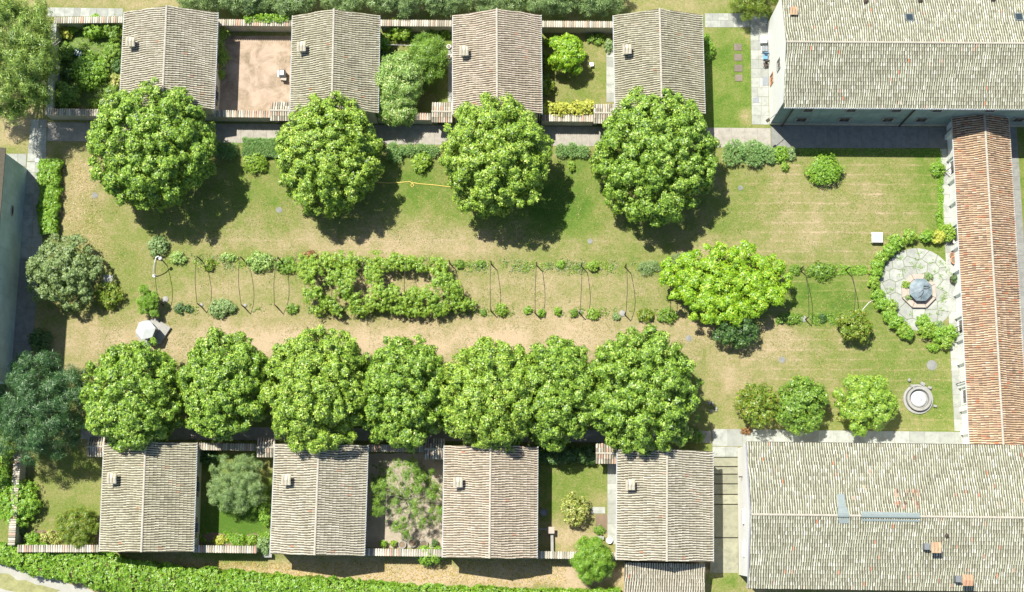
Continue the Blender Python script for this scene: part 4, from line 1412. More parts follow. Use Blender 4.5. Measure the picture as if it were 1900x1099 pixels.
# white arched lamp
q = P(286.5, 512, 0)
t = empty('arched_lamp', q, 'white swan neck lamp post beside the round grey green bush', 'lamp')
e_ = P(290, 478, 2.3)
pts = [q, q * .9 + e_ * .1 + [0, 0, .4], q * .65 + e_ * .35 + [0, 0, .5], q * .3 + e_ * .7 + [0, 0, .45], e_ + [0, 0, .1], e_ + [.22, .12, .05], e_ + [.34, -.05, -.12]]
mb = MB(); mb.tube(pts, .055, 6); mb.build('post', PLASTIC, t)
mb = MB(); mb.lathe(q, [(.2, 0), (.2, .06), (.1, .15)], 10); mb.build('foot', PLASTIC, t)
mb = MB(); mb.lathe(pts[-1] - [0, 0, .12], [(.2, 0), (.15, .1), (.06, .16)], 10); mb.build('lamp_shade', PLASTIC, t)

# ------------------------------------------------------------------ small objects
def obj1(name, X, Y, label, cat, parts, gz=0.0, ang=0.0):
    q = P(X, Y, gz); t = empty(name, q, label, cat)
    for nm, mat, fn in parts:
        mb = MB(); fn(mb, q); mb.build(nm, mat, t)
    return t
obj1('garden_table', 1624.5, 443, 'square white table with a pale blue grey top standing alone on the lawn', 'table', [
    ('table_top', PLASTIC, lambda m, q: m.box(q + [0, 0, .70], (1.12, 1.05, .06))), ('table_inset', plain('pale_blue_top', (.36, .46, .45), .4, .08), lambda m, q: m.box(q + [0, 0, .735], (.78, .74, .012)))] +
    [('leg', PLASTIC, (lambda sx, sy: lambda m, q: m.box(q + [sx * .5, sy * .46, .335], (.07, .07, .67)))(sx, sy)) for sx in (-1, 1) for sy in (-1, 1)])
obj1('barbecue', 526, 141, 'grey metal barbecue stove with white edge at the side of the dirt court', 'barbecue', [
    ('body', GREYM, lambda m, q: m.box(q + [0, 0, .5], (.62, .75, .8), .04)), ('lid', GREYM, lambda m, q: m.hexa([q + [-.33, -.4, .9], q + [.33, -.4, .9], q + [.33, .4, .9], q + [-.33, .4, .9]], [q + [-.2, -.25, 1.15], q + [.2, -.25, 1.15], q + [.2, .25, 1.15], q + [-.2, .25, 1.15]])),
    ('side_shelf', PLASTIC, lambda m, q: m.box(q + [-.42, .0, .8], (.16, .7, .04), .04)), ('front_shelf', PINKST, lambda m, q: m.box(q + [.12, -.55, .72], (.6, .3, .04), -.1))])
obj1('small_table', 1097, 122, 'small square white table on the lawn by the bright lime tree', 'table', [('table_top', PLASTIC, lambda m, q: m.box(q + [0, 0, .45], (.42, .42, .04), .1)), ('leg', PLASTIC, lambda m, q: m.lathe(q, [(.16, 0), (.05, .05), (.05, .43)], 8))])
obj1('garden_bench', 147, 101, 'green garden bench with white slats in the planted garden', 'bench', [('seat', GREENP, lambda m, q: m.box(q + [0, 0, .42], (.95, .62, .05), -.45))] +
     [('slat', PLASTIC, (lambda k: lambda m, q: m.box(q + [-.28 + k * .25, .12 - k * .115, .47], (.12, .6, .03), -.45))(k)) for k in range(3)] + [('backrest', GREENP, lambda m, q: m.box(q + [.13, .27, .68], (.95, .05, .45), -.45))] +
     [('leg', GREENP, (lambda s: lambda m, q: m.box(q + [s * .38, -s * .18, .2], (.06, .5, .4), -.45))(s)) for s in (-1, 1)])
obj1('stone_bench', 1784, 700, 'pinkish stone bench against the west side of the gallery', 'bench', [('seat', PINKST, lambda m, q: m.box(q + [0, 0, .42], (.45, 1.5, .1), .05)), ('support', STONE, lambda m, q: (m.box(q + [0, .55, .18], (.35, .2, .37)), m.box(q + [0, -.55, .18], (.35, .2, .37))))])
# pots
def pot(X, Y, r, h, label, mat=TERRA, plantsp=None, group=None, gz=0.0):
    q = P(X, Y, gz); t = empty('plant_pot', q, label, 'pot', group)
    mb = MB(); mb.lathe(q, [(r * .7, 0), (r, h * .9), (r * 1.08, h * .92), (r * 1.08, h), (r * .88, h), (r * .86, h * .8)], 16); mb.build('pot', mat, t)
    mb = MB(); mb.lathe(q, [(r * .85, h * .7), (r * .8, h * .86)], 12); mb.build('soil', SOIL, t)
    if plantsp:
        r2 = np.random.default_rng(int(X)); C, N = crown_pts(q + [0, 0, h + r * .6], r * 1.1, r * 1.1, r * 1.1, 8, r * .5, 130, r2)
        V, Fq = scatter(C, N, .1, 'small', r2); link('foliage', fast_mesh('foliage', V - np.array(t.location), Fq), LM[plantsp], t)
    return t
pg = 'round pots in a row along the south wall'
pot(712, 1009, .36, .4, 'round dark pot at the west end of the row of six along the south wall', GARDW, 'bright', pg)
pot(731, 1008, .33, .4, 'round pot second from the west, overgrown with bright leaves', GARDW, 'vine', pg)
pot(747, 1011, .36, .4, 'empty round pot third from the west end of the row', STONE, None, pg)
pot(766, 1008, .40, .45, 'largest pale rimmed pot, fourth in the row along the south wall', STONE, None, pg)
pot(787, 1009, .36, .4, 'round pot beside the rounded green bush, fifth in the row', STONE, None, pg)
pot(807, 1008, .34, .4, 'easternmost round pot of the row, next to the house wall', STONE, 'dark', pg)
pot(1769, 484, .40, .5, 'large plain terracotta bowl between the terrace and the gallery', TERRA)
pot(1765, 474, .24, .35, 'small orange terracotta pot just north of the large bowl', TERRA)
pot(1768, 449, .26, .4, 'dark pot by the gallery at the north end of the pot group', IRON, None)
pot(1771, 459, .24, .4, 'dark pot with a plant by the gallery, second from the north', IRON, 'dark')
pot(1773, 503, .30, .4, 'blue green pot with leafy plant by the gallery', BLUEP, 'grey')
pot(1768, 520, .42, .4, 'dark pot with a round plant at the south end of the pot group', IRON, 'dark')
pot(1757, 612, .32, .4, 'pot with pale leaved plant at the south east of the terrace', STONE, 'flower')
# pillar and basin of the garden between the last two south cells
obj1('water_tap_pillar', 1022, 984, 'small pale pillar with a square cap and low wall in the east garden', 'pillar', [('pillar', STONE, lambda m, q: m.box(q + [0, 0, .5], (.4, .4, 1.0))), ('cap', PINKST, lambda m, q: m.box(q + [0, 0, 1.04], (.66, .66, .08))),
    ('low_wall', STONE, lambda m, q: m.box(q + [.12, -1.25, .3], (.28, 2.3, .6), .02)), ('rail', STONE, lambda m, q: m.box(q + [-.95, .1, .6], (1.5, .14, .14)))])
obj1('washing_tub', 1009, 951, 'round grey tub in the shade at the edge of the east garden', 'tub', [('tub', GREYM, lambda m, q: m.lathe(q, [(.28, 0), (.34, .35), (.38, .36), (.3, .33), (.26, .1)], 14))])
obj1('garden_urn', 1130, 1003, 'white urn by the bright green bush in the east garden', 'urn', [('urn', PLASTIC, lambda m, q: m.lathe(q, [(.16, 0), (.1, .1), (.3, .45), (.32, .5), (.2, .48)], 12))])
obj1('stone_plinth', 1114, 998, 'low pale stone plinth beside the white urn', 'plinth', [('plinth', STONE, lambda m, q: m.box(q + [0, 0, .2], (.7, .35, .4), -.1))])
# objects along the white gable
obj1('utility_box', 1415, 77, 'white square utility box beside the white gable', 'box', [('cabinet', PLASTIC, lambda m, q: m.box(q + [0, 0, .4], (.62, .75, .8))), ('lid', PLASTIC, lambda m, q: m.box(q + [0, 0, .83], (.68, .8, .05)))])
obj1('dark_crate', 1418, 93, 'dark grey two part crate south of the white utility box', 'crate', [('bin', GREYM, lambda m, q: (m.box(q + [-.15, 0, .25], (.27, .6, .5)), m.box(q + [.15, 0, .25], (.27, .6, .5)))), ('frame', PLASTIC, lambda m, q: m.box(q + [0, 0, .12], (.68, .7, .14)))])
obj1('garden_chair', 1419, 108, 'blue and pale folding chair beside the white gable', 'chair', [('seat', BLUEP, lambda m, q: m.box(q + [0, 0, .42], (.5, .5, .05))), ('backrest', BLUEP, lambda m, q: m.box(q + [.08, .3, .7], (.5, .06, .55))), ('leg', PLASTIC, lambda m, q: [m.box(q + [sx * .22, sy * .22, .2], (.04, .04, .4)) for sx in (-1, 1) for sy in (-1, 1)])])
obj1('garden_chair', 1420, 122, 'dark folding chair south of the blue one by the white gable', 'chair', [('seat', IRON, lambda m, q: m.box(q + [0, 0, .42], (.45, .45, .05), .3)), ('backrest', IRON, lambda m, q: m.box(q + [.1, .25, .68], (.45, .06, .5), .3)), ('leg', IRON, lambda m, q: [m.box(q + [sx * .2, sy * .2, .2], (.04, .04, .4)) for sx in (-1, 1) for sy in (-1, 1)])])
# yellow hose
pts = [P(*p, .04) for p in ((700, 338), (720, 340), (742, 339), (760, 337), (766, 341), (768, 345), (765, 347), (762, 344), (766, 339), (775, 341), (800, 343), (818, 345), (836, 347), (850, 352))]
mb = MB(); mb.tube(pts, .045, 6); tag(mb.build('garden_hose', YEL), 'yellow garden hose lying across the lawn between two round trees', 'hose')
pts = [P(*p, .04) for p in ((1596, 582), (1603, 572), (1612, 562), (1620, 557))]
mb = MB(); mb.tube(pts, .03, 6); tag(mb.build('garden_hose', PLASTIC), 'pale short hose from the yellow green bush to the terrace hedge', 'hose')
# washing line
A, B = P(720, 93, 0), P(836, 96, 0)
t = empty('washing_line', (A + B) / 2, 'thin white washing line strung across the mimosa garden', 'washing line')
for p in (A, B):
    mb = MB(); mb.tube([p, p + [0, 0, 1.8]], .035, 6); mb.build('post', GREYM, t)
mb = MB(); mb.tube([A + [0, 0, 1.78], (A + B) / 2 + [0, 0, 1.68], B + [0, 0, 1.78]], .02, 4); mb.build('line', PLASTIC, t)
for X, Y, s, lab, mt in ((833, 88, .22, 'white round pot north of the cell path in the mimosa garden', PLASTIC), (833, 107, .22, 'white round pot at the washing line end', PLASTIC)):
    pot(X, Y, s, .3, lab, mt)
# lawn basins (pale discs) and stones
for X, Y, r_, lab in ((518, 390, .33, 'flat pale stone disc in the grass south east of the first hedge strip'), (176, 363, .35, 'grey round cover in the dry grass east of the bright hedge'), (1095, 448, .28, 'small pale disc in the dry grass below the third tree shadow'), (1374, 349, .28, 'small grey cover in the lawn east of the fourth tree'),
                     (1278, 628, .35, 'pale round patch stone west of the dark shrub'), (1451, 668, .35, 'pale round stone in the striped lawn west of the small trees'), (1729, 678, .55, 'broad faint stone disc south of the terrace')):
    q = P(X, Y, 0); mb = MB(); mb.lathe(q, [(r_, -.02), (r_ * .96, .035), (r_ * .5, .045)], 14); tag(mb.build('stone_disc', SLABD), lab, 'stone disc')
t = empty('rock_pile', P(1322, 757, 0), 'little heap of pale rocks east of the last southern tree', 'rocks')
for k in range(9):
    q = P(1322 + rnd.uniform(-8, 8), 757 + rnd.uniform(-11, 11), 0); mb = MB(); s = rnd.uniform(.1, .2); mb.lathe(q, [(s * .8, -.02), (s, .08), (s * .7, .18), (s * .2, .22)], 6, rnd.random()); mb.build('rock', STONE, t)
for k, X in enumerate((352, 371, 391)):
    q = P(X, 14, 0); mb = MB(); mb.tube([q, q + [0, 0, 1.5]], .06, 6)
    tag(mb.build('fence_post', WOOD), ['dark fence post, westernmost of three behind the first north cell', 'dark fence post, middle of three behind the first north cell', 'dark fence post, easternmost of three behind the first north cell'][k], 'post')
obj1('wall_shelf', 203, 1028, 'small white box on the south wall of the southwest cell', 'box', [('box', PLASTIC, lambda m, q: m.box(q + [0, 0, .6], (.95, .3, .3))), ('stand', GREYM, lambda m, q: m.box(q + [0, 0, .2], (.8, .2, .5)))], SZ)
obj1('wall_shelf', 498, 1031, 'pale box at the south west corner of the second southern cell', 'box', [('box', STONE, lambda m, q: m.box(q + [0, 0, .6], (.9, .35, .3))), ('stand', GREYM, lambda m, q: m.box(q + [0, 0, .2], (.8, .2, .5)))], SZ)

# ------------------------------------------------------------------ big courtyard trees
TG = 'broad round trees along the courtyard lawn'
BT = [
    (282, 271, 113, 113, 6.2, 4.6, 'chestnut', 'largest round tree at the west end of the north row', 0),
    (610, 290, 92, 107, 4.9, 4.2, 'chestnut_b', 'round tree of the north row with the yellow hose on its east side'),
    (920, 288, 98, 106, 6.3, 4.4, 'chestnut_b', 'round tree of the north row at the east end of the yellow hose'),
    (1217, 291, 110, 122, 4.6, 4.4, 'chestnut', 'broad round tree at the east end of the north row, overhanging the fourth cell'),
    (249, 736, 84, 102, 6.0, 4.4, 'chestnut', 'round tree at the west end of the south row beside the hexagonal canopy'),
    (417, 716, 80, 98, 5.6, 4.2, 'chestnut', 'second tree from the west in the dense south row'),
    (592, 724, 96, 114, 6.2, 4.8, 'chestnut_b', 'broad tree in the south row overhanging the second southern cell'),
    (748, 728, 76, 104, 5.6, 4.2, 'chestnut', 'slimmer tree in the south row above the airy fruit tree garden'),
    (912, 734, 90, 102, 6.2, 4.6, 'chestnut_b', 'broad tree in the south row overhanging the third southern cell'),
    (1034, 728, 70, 100, 5.4, 4.2, 'chestnut', 'slimmer tree in the south row with small pale plants to its north'),
    (1190, 727, 98, 115, 6.0, 4.8, 'chestnut', 'broad tree at the east end of the south row next to the pale landing'),
]
for i, b in enumerate(BT):
    X, Y, rx, ry, zc, rz, sp, lab = b[:8]
    rz *= 1.22
    if Y > 500:
        rx *= 1.06
    A_ = rx * ry / 12000
    tree(X, Y, rx, ry, zc, rz, sp, lab, 'tree', 'broad_tree', TG, lobes=int(230 * A_) + 30, lr=.62, n=int(12500 * A_) + 1200, size=.25, kind='palm', trunk_r=.32, zlo=-.5, seed=i, fill=.2, updir=.45, loose=.16)

# other trees
tree(76, 757, 88, 102, 5.5, 4.5, 'blue', 'dark bluish conifer with drooping tufted boughs at the south west corner', 'tree', 'conifer', lobes=85, lr=.75, n=6800, size=.27, kind='needle', trunk_r=.3, zlo=-.3, fill=.12, updir=.3)
tree(28, 110, 80, 116, 6.5, 5.4, 'willow', 'tall feathery willow with pale bare branches in the north west corner', 'tree', 'willow', lobes=70, lr=.85, n=6800, size=.30, kind='feather', trunk_r=.3, bark=PALEBARK, zlo=-.2, fill=.1, spread=1.15, nl=26, loose=.6, updir=.1)
tree(-10, 850, 40, 50, 3.0, 2.0, 'mid', 'small green tree at the left edge below the dark conifer', 'tree', 'small_tree', lobes=14, lr=.8, n=1200, size=.24, kind='small', trunk_r=.15)
tree(118, 504, 67, 68, 2.6, 2.6, 'olive', 'round grey green shrub tree at the west end of the lawn', 'tree', 'olive_tree', lobes=110, lr=.42, n=6500, size=.17, kind='small', trunk_r=.2, fill=.25)
tree(1346, 524, 116, 70, 3.2, 1.0, 'lime', 'flat spreading chartreuse leaved tree over the east part of the pergola', 'tree', 'chartreuse_tree', lobes=110, lr=.55, n=6000, size=.27, kind='palm', trunk_r=.2, zlo=-.1, fill=.25, updir=1.0)
tree(1362, 612, 42, 36, 1.8, 1.4, 'dark', 'dark bluish shrub tucked under the south edge of the chartreuse tree', 'shrub', 'shrub_tree', lobes=22, lr=.55, n=1500, size=.2, kind='small', trunk_r=.12)
tree(1405, 750, 41, 41, 2.4, 1.8, 'gold', 'loose dark green small tree, westernmost of the three by the south path', 'tree', 'small_tree', lobes=28, lr=.6, n=1500, size=.2, kind='small', trunk_r=.12)
tree(1487, 751, 50, 53, 2.6, 2.2, 'mid', 'dense deep green small tree, middle of the three by the south path', 'tree', 'small_tree', lobes=36, lr=.7, n=3000, size=.23, kind='small', trunk_r=.15)
tree(1610, 749, 62, 52, 3.0, 2.2, 'vine', 'bright green small maple, easternmost of the three by the south path', 'tree', 'small_tree', lobes=34, lr=.62, n=2800, size=.26, kind='palm', trunk_r=.15, updir=.9)
tree(1586, 605, 32, 31, 1.7, 1.3, 'gold', 'yellow green rounded small tree west of the terrace', 'tree', 'small_tree', lobes=26, lr=.45, n=1500, size=.18, kind='small', trunk_r=.1)
tree(740, 148, 46, 50, 3.2, 2.2, 'feather', 'pale flowering feathery mimosa spilling over the garden wall', 'tree', 'mimosa_tree', lobes=34, lr=.9, n=3600, size=.30, kind='feather', trunk_r=.2, nl=8)
tree(735, 196, 40, 36, 2.6, 1.8, 'feather', 'southern lobe like mimosa leaning over the long path', 'tree', 'mimosa_tree', lobes=22, lr=.8, n=1900, size=.30, kind='feather', trunk_r=.15)
tree(793, 112, 38, 44, 2.8, 2.2, 'mid', 'star shaped green conifer behind the mimosa', 'tree', 'conifer', lobes=26, lr=.6, n=1700, size=.28, kind='needle', trunk_r=.15, zlo=-.1)
tree(1052, 100, 31, 38, 2.4, 1.9, 'lime', 'bright lime leaved round tree in the fourth north garden', 'tree', 'small_tree', lobes=24, lr=.6, n=1900, size=.24, kind='palm', trunk_r=.12)
tree(440, 896, 55, 54, 2.5, 2.0, 'grey', 'rounded grey green olive tree filling the garden of the first southern cell', 'tree', 'olive_tree', lobes=70, lr=.45, n=4200, size=.17, kind='needle', trunk_r=.16, fill=.15)
tree(752, 925, 70, 68, 2.6, 1.7, 'mid', 'thin airy fruit tree with bare pale branches over the pot yard', 'tree', 'fruit_tree', lobes=46, lr=.42, n=2900, size=.16, kind='feather', trunk_r=.10, bark=PALEBARK, fill=.12, spread=.85, nl=9, loose=.7)
tree(1066, 945, 27, 34, 1.6, 1.2, 'flower', 'small pale flowering tree in the east garden', 'tree', 'small_tree', lobes=18, lr=.4, n=800, size=.16, kind='small', trunk_r=.08)
tree(1395, 2, 44, 30, 2.2, 1.8, 'gold', 'dark shrub tree with orange tips at the top edge by the white gable', 'tree', 'small_tree', lobes=30, lr=.5, n=2400, size=.2, kind='needle', trunk_r=.15)
tree(143, 978, 39, 37, 1.7, 1.5, 'gold', 'gold and orange tipped round bush beside the southwest cell', 'tree', 'small_tree', lobes=30, lr=.45, n=2400, size=.18, kind='feather', trunk_r=.1)
tree(1100, 1038, 40, 41, 2.6, 2.0, 'bright', 'bright green bushy round tree growing outside the south wall', 'tree', 'small_tree', lobes=34, lr=.55, n=2800, size=.2, kind='feather', trunk_r=.12, gz=SZ)
# olive row along the top edge
for i, (X, Y, rx, ry) in enumerate([(372, -6, 46, 20), (455, -8, 52, 26), (545, -6, 52, 25), (640, -8, 55, 28), (735, -6, 55, 28), (830, -8, 52, 28), (925, -8, 55, 28), (1020, -6, 52, 27), (1110, -8, 58, 26)]):
    L_ = ['behind the first north cell', 'north of the dirt court', 'at the west corner of the second north cell', 'behind the second north cell', 'north of the mimosa garden', 'at the west corner of the third north cell', 'behind the third north cell', 'north of the lime tree garden', 'at the west corner of the fourth north cell'][i]
    tree(X, Y, rx, ry, 2.4, 2.0, 'grey', 'grey green olive ' + L_, 'tree', 'olive_tree', 'olive trees in a row beyond the north wall', lobes=36, lr=.7, n=2800, size=.26, kind='needle', trunk_r=.15)

# shrubs: X, Y, rx, ry, species, height, size, kind, label
SH = [
    (203, 548, 25, 25, 'gold', 1.5, .15, 'small', 'yellow green bush with orange tips south east of the round olive'),
    (292, 458, 18, 19, 'grey', 1.4, .13, 'small', 'round grey green bush at the head of the white lamp'),
    (412, 572, 24, 16, 'grey', .9, .15, 'palm', 'rounded green shrub beside the second pergola hoop'),
    (75, 632, 22, 20, 'dark', 1.1, .14, 'small', 'shaded dark bush on the west lawn above the dark conifer'),
    (1530, 318, 32, 27, 'bright', 1.6, .15, 'small', 'neat round green bush on the lawn south of the residence'),
    (1740, 315, 13, 14, 'bright', .9, .13, 'small', 'small bright bush at the edge of the gallery path'),
    (474, 303, 22, 17, 'vine', 1.2, .14, 'small', 'yellow green bush south of the long lavender strip'),
    (781, 303, 20, 16, 'vine', 1.2, .14, 'small', 'yellow green bush between the second and third round trees'),
    (733, 283, 17, 17, 'lavender', 1.0, .22, 'tuft', 'large lavender mound east of the second round tree'),
    (760, 279, 11, 10, 'lavender', .8, .2, 'tuft', 'small lavender mound, second in the line by the long path'),
    (782, 279, 11, 10, 'lavender', .8, .2, 'tuft', 'small lavender mound, third in the line by the long path'),
    (804, 280, 11, 11, 'lavender', .8, .2, 'tuft', 'small lavender mound, easternmost before the third round tree'),
    (1042, 280, 11, 13, 'lavender', .9, .2, 'tuft', 'westernmost of three lavender mounds east of the third round tree'),
    (1062, 280, 12, 13, 'lavender', .9, .2, 'tuft', 'middle of three lavender mounds east of the third round tree'),
    (1083, 281, 10, 12, 'lavender', .9, .2, 'tuft', 'easternmost of three lavender mounds east of the third round tree'),
    (402, 276, 14, 15, 'lavender', .9, .2, 'tuft', 'shaded lavender mound east of the largest round tree'),
    (425, 280, 16, 15, 'lavender', .9, .2, 'tuft', 'second shaded lavender mound beside the long strip'),
    (1362, 285, 19, 22, 'lavender', 1.1, .24, 'tuft', 'big fluffy lavender mound, westernmost by the residence path'),
    (1397, 285, 22, 26, 'lavender', 1.3, .24, 'tuft', 'biggest fluffy lavender mound by the residence path'),
    (1424, 286, 14, 16, 'lavender', 1.0, .22, 'tuft', 'smaller lavender mound east of the biggest one'),
    (1447, 286, 17, 15, 'bright', .9, .14, 'small', 'bright green shrub between the lavender and the residence'),
    (1468, 285, 10, 12, 'grey', .8, .14, 'small', 'grey green shrub at the shadow edge of the residence'),
    (1456, 309, 8, 8, 'vine', .8, .11, 'small', 'tiny yellow green sapling south of the lavender mounds'),
    (1060, 309, 6, 10, 'vine', .8, .11, 'small', 'tiny sapling between the third and fourth round trees'),
    (1502, 505, 8, 8, 'mid', .5, .12, 'small', 'small leafy plant by the hoop east of the chartreuse tree'),
    (1524, 503, 24, 14, 'mid', .7, .14, 'small', 'low spreading green plant between the two eastern hoops'),
    (1475, 500, 14, 8, 'mid', .5, .12, 'small', 'low green plants at the north foot beside the chartreuse tree'),
    (1526, 590, 6, 9, 'dark', .6, .1, 'small', 'small dark plant south of the eastern hoops'),
    (1463, 592, 22, 9, 'mid', .5, .12, 'small', 'low plants under the south east of the chartreuse tree'),
    (931, 574, 12, 12, 'vine', .9, .1, 'small', 'small round light green bush by the first bare hoop'),
    (897, 580, 6, 6, 'mid', .4, .1, 'small', 'tiny plant at the east end of the vine shadow'),
    (979, 576, 8, 7, 'bright', .5, .1, 'small', 'small leafy plant west of the second bare hoop'),
    (1004, 581, 8, 8, 'bright', .6, .1, 'small', 'small leafy plant at the south foot of the second bare hoop'),
    (1034, 578, 7, 8, 'bright', .7, .1, 'small', 'small upright green plant between second and third bare hoops'),
    (1065, 581, 8, 8, 'mid', .6, .1, 'small', 'dark leafy plant west of the third bare hoop'),
    (1101, 583, 12, 10, 'vine', .7, .11, 'small', 'yellowish plant with dark shadow east of the third bare hoop'),
    (1144, 588, 8, 6, 'grey', .4, .1, 'small', 'bluish small plant west of the fourth bare hoop'),
    (1197, 586, 15, 13, 'gold', .8, .13, 'small', 'round bush with reddish tips east of the fourth bare hoop'),
    (1238, 586, 17, 13, 'mid', .7, .13, 'small', 'loose bush west of the chartreuse tree shade'),
    (1100, 494, 11, 10, 'vine', .9, .12, 'palm', 'small fresh green plant north east of the third bare hoop'),
    (1041, 491, 8, 8, 'bright', .5, .11, 'small', 'small plant between second and third bare hoops on the north side'),
    (1205, 497, 22, 9, 'grey', .5, .16, 'needle', 'silvery grass like clump west of the chartreuse tree'),
    (1258, 486, 26, 11, 'olive', .6, .14, 'needle', 'grey brownish low clump touching the chartreuse tree'),
    (893, 490, 9, 6, 'mid', .4, .1, 'small', 'tiny plants by the first bare hoop north foot'),
    (852, 491, 9, 8, 'mid', .6, .11, 'small', 'small plant at the north east corner of the vines'),
    (331, 478, 14, 13, 'feather', .8, .12, 'small', 'pale dry bush between the lamp and the first hoop'),
    (388, 492, 9, 12, 'gold', .7, .12, 'small', 'small reddish bush under the north end of the first hoop'),
    (482, 486, 25, 16, 'feather', .9, .13, 'small', 'loose pale bush with dark gaps north west of the vines'),
    (530, 492, 20, 14, 'mid', .7, .12, 'small', 'loose green bush touching the west vine mass'),
    (425, 478, 16, 6, 'feather', .4, .12, 'small', 'low pale plants between first and second hoops'),
    (543, 573, 12, 8, 'mid', .5, .11, 'small', 'small shaded plant south west of the vines'),
    (340, 573, 18, 8, 'dark', .4, .1, 'small', 'thin dark creeping plant south of the first hoop'),
    (575, 478, 14, 12, 'red', 1.7, .13, 'small', 'reddish leaved bush at the north west corner of the vines'),
    (168, 133, 31, 33, 'bright', 2.0, .14, 'small', 'clipped round bright bush in the middle of the planted garden'),
    (178, 52, 22, 22, 'bright', 1.8, .17, 'palm', 'bright leafy bush at the north wall of the planted garden'),
    (211, 55, 19, 23, 'mid', 1.9, .16, 'small', 'dark green bush in the north east corner of the planted garden'),
    (121, 60, 13, 12, 'yellow', 1.1, .14, 'small', 'yellow bush in the north west corner of the planted garden'),
    (136, 54, 9, 9, 'vine', 1.0, .13, 'small', 'small yellow green bush beside the yellow one'),
    (120, 98, 18, 18, 'mid', 1.4, .14, 'small', 'green bush at the west wall of the planted garden'),
    (209, 98, 17, 18, 'mid', 1.6, .16, 'palm', 'leafy bush at the east side of the planted garden'),
    (222, 122, 10, 18, 'dark', 1.3, .14, 'small', 'narrow dark bush against the first cell wall'),
    (122, 178, 28, 24, 'mid', 1.9, .18, 'palm', 'big dark leaved shrub at the south west of the planted garden'),
    (175, 193, 11, 10, 'vine', 1.0, .13, 'small', 'small yellow green bush at the south wall of the planted garden'),
    (207, 172, 13, 12, 'mid', 1.0, .13, 'small', 'green bush south east in the planted garden'),
    (128, 138, 14, 10, 'dark', .8, .12, 'small', 'low dark plants west of the clipped round bush'),
    (215, 150, 12, 14, 'flower', .7, .12, 'small', 'pale flowering plants east of the clipped round bush'),
    (741, 56, 24, 19, 'vine', 1.9, .17, 'palm', 'fresh light green bush at the north wall of the mimosa garden'),
    (712, 82, 12, 16, 'bright', 1.7, .16, 'palm', 'bright bush against the second cell, upper one'),
    (716, 106, 12, 10, 'dark', 1.2, .14, 'small', 'dark bush against the second cell, lower one'),
    (806, 54, 16, 9, 'mid', .9, .14, 'small', 'leafy plants at the north wall beside the third cell'),
    (826, 62, 10, 9, 'bright', .8, .13, 'small', 'small plants at the corner of the third cell'),
    (1014, 78, 6, 6, 'lime', 1.0, .12, 'small', 'tiny lime bush west of the bright lime tree'),
    (1013, 113, 12, 16, 'gold', 1.7, .15, 'small', 'brownish green bush against the third cell, upper one'),
    (1013, 156, 12, 22, 'gold', 1.7, .15, 'small', 'brownish green bush against the third cell, lower one'),
    (1106, 72, 18, 9, 'mid', .5, .12, 'small', 'thin plants in the shade of the pinkish north wall'),
    (1130, 86, 8, 12, 'grey', .8, .12, 'small', 'grey green plants at the head of the narrow cell path'),
    (1313, 90, 8, 26, 'bright', 1.3, .13, 'small', 'climbing plants on the east wall of the fourth cell'),
    (407, 100, 6, 55, 'vine', 1.8, .12, 'small', 'climber along the east wall of the first cell'),
    (60, 998, 15, 11, 'bright', .9, .13, 'small', 'round fresh bush in the bed of the westernmost garden'),
    (95, 998, 20, 10, 'flower', .7, .12, 'small', 'pale flowering plants in the bed of the westernmost garden'),
    (38, 985, 10, 10, 'dark', .8, .13, 'small', 'small dark bush in the corner of the westernmost garden'),
    (34, 930, 34, 46, 'bright', 2.3, .19, 'palm', 'broad climbing bush over the west wall with bright leaves'),
    (8, 905, 22, 40, 'mid', 1.8, .17, 'small', 'green bush at the left edge outside the west wall'),
    (408, 1002, 12, 8, 'yellow', .6, .11, 'small', 'yellow flowers in the bed of the olive tree garden'),
    (442, 1001, 15, 10, 'bright', .7, .12, 'small', 'bright leafy plants in the bed of the olive tree garden'),
    (467, 1002, 10, 9, 'vine', .7, .12, 'small', 'light plants at the east end of the flower bed'),
    (489, 1013, 14, 16, 'grey', 1.4, .14, 'small', 'grey green bush at the corner of the second southern cell'),
    (492, 955, 8, 22, 'bright', 1.2, .13, 'small', 'bright plants against the second southern cell'),
    (797, 1030, 25, 16, 'bright', 2.6, .15, 'small', 'rounded bright bush spilling over the wall by the pots'),
    (388, 850, 18, 12, 'dark', 1.1, .14, 'small', 'dark bush in the shade at the head of the olive tree garden'),
    (1112, 985, 10, 8, 'mid', .5, .11, 'small', 'small plant on the bare soil in the east garden'),
    (1560, 775, 9, 8, 'flower', .6, .1, 'small', 'small white flowering plant between the two small trees'),
    (1385, 800, 10, 6, 'red', .4, .1, 'small', 'reddish creeping plant at the edge of the south path'),
    (1290, 812, 20, 10, 'mid', 1.0, .14, 'small', 'shaded shrub at the east foot of the last southern tree'),
    (1740, 608, 14, 13, 'grey', .9, .13, 'small', 'grey green plant at the south east of the terrace stones'),
    (1733, 644, 12, 8, 'bright', .7, .12, 'small', 'low bush just south of the terrace hedge'),
]
for X, Y, rx, ry, sp, h, sz, kd, lab in SH:
    gz = SZ if Y > 1025 else 0
    bush(X, Y, rx, ry, sp, lab, 'plant' if max(rx, ry) < 10 else 'shrub', 'plant' if max(rx, ry) < 10 else 'shrub', h=h, size=sz, kind=kd, gz=gz)

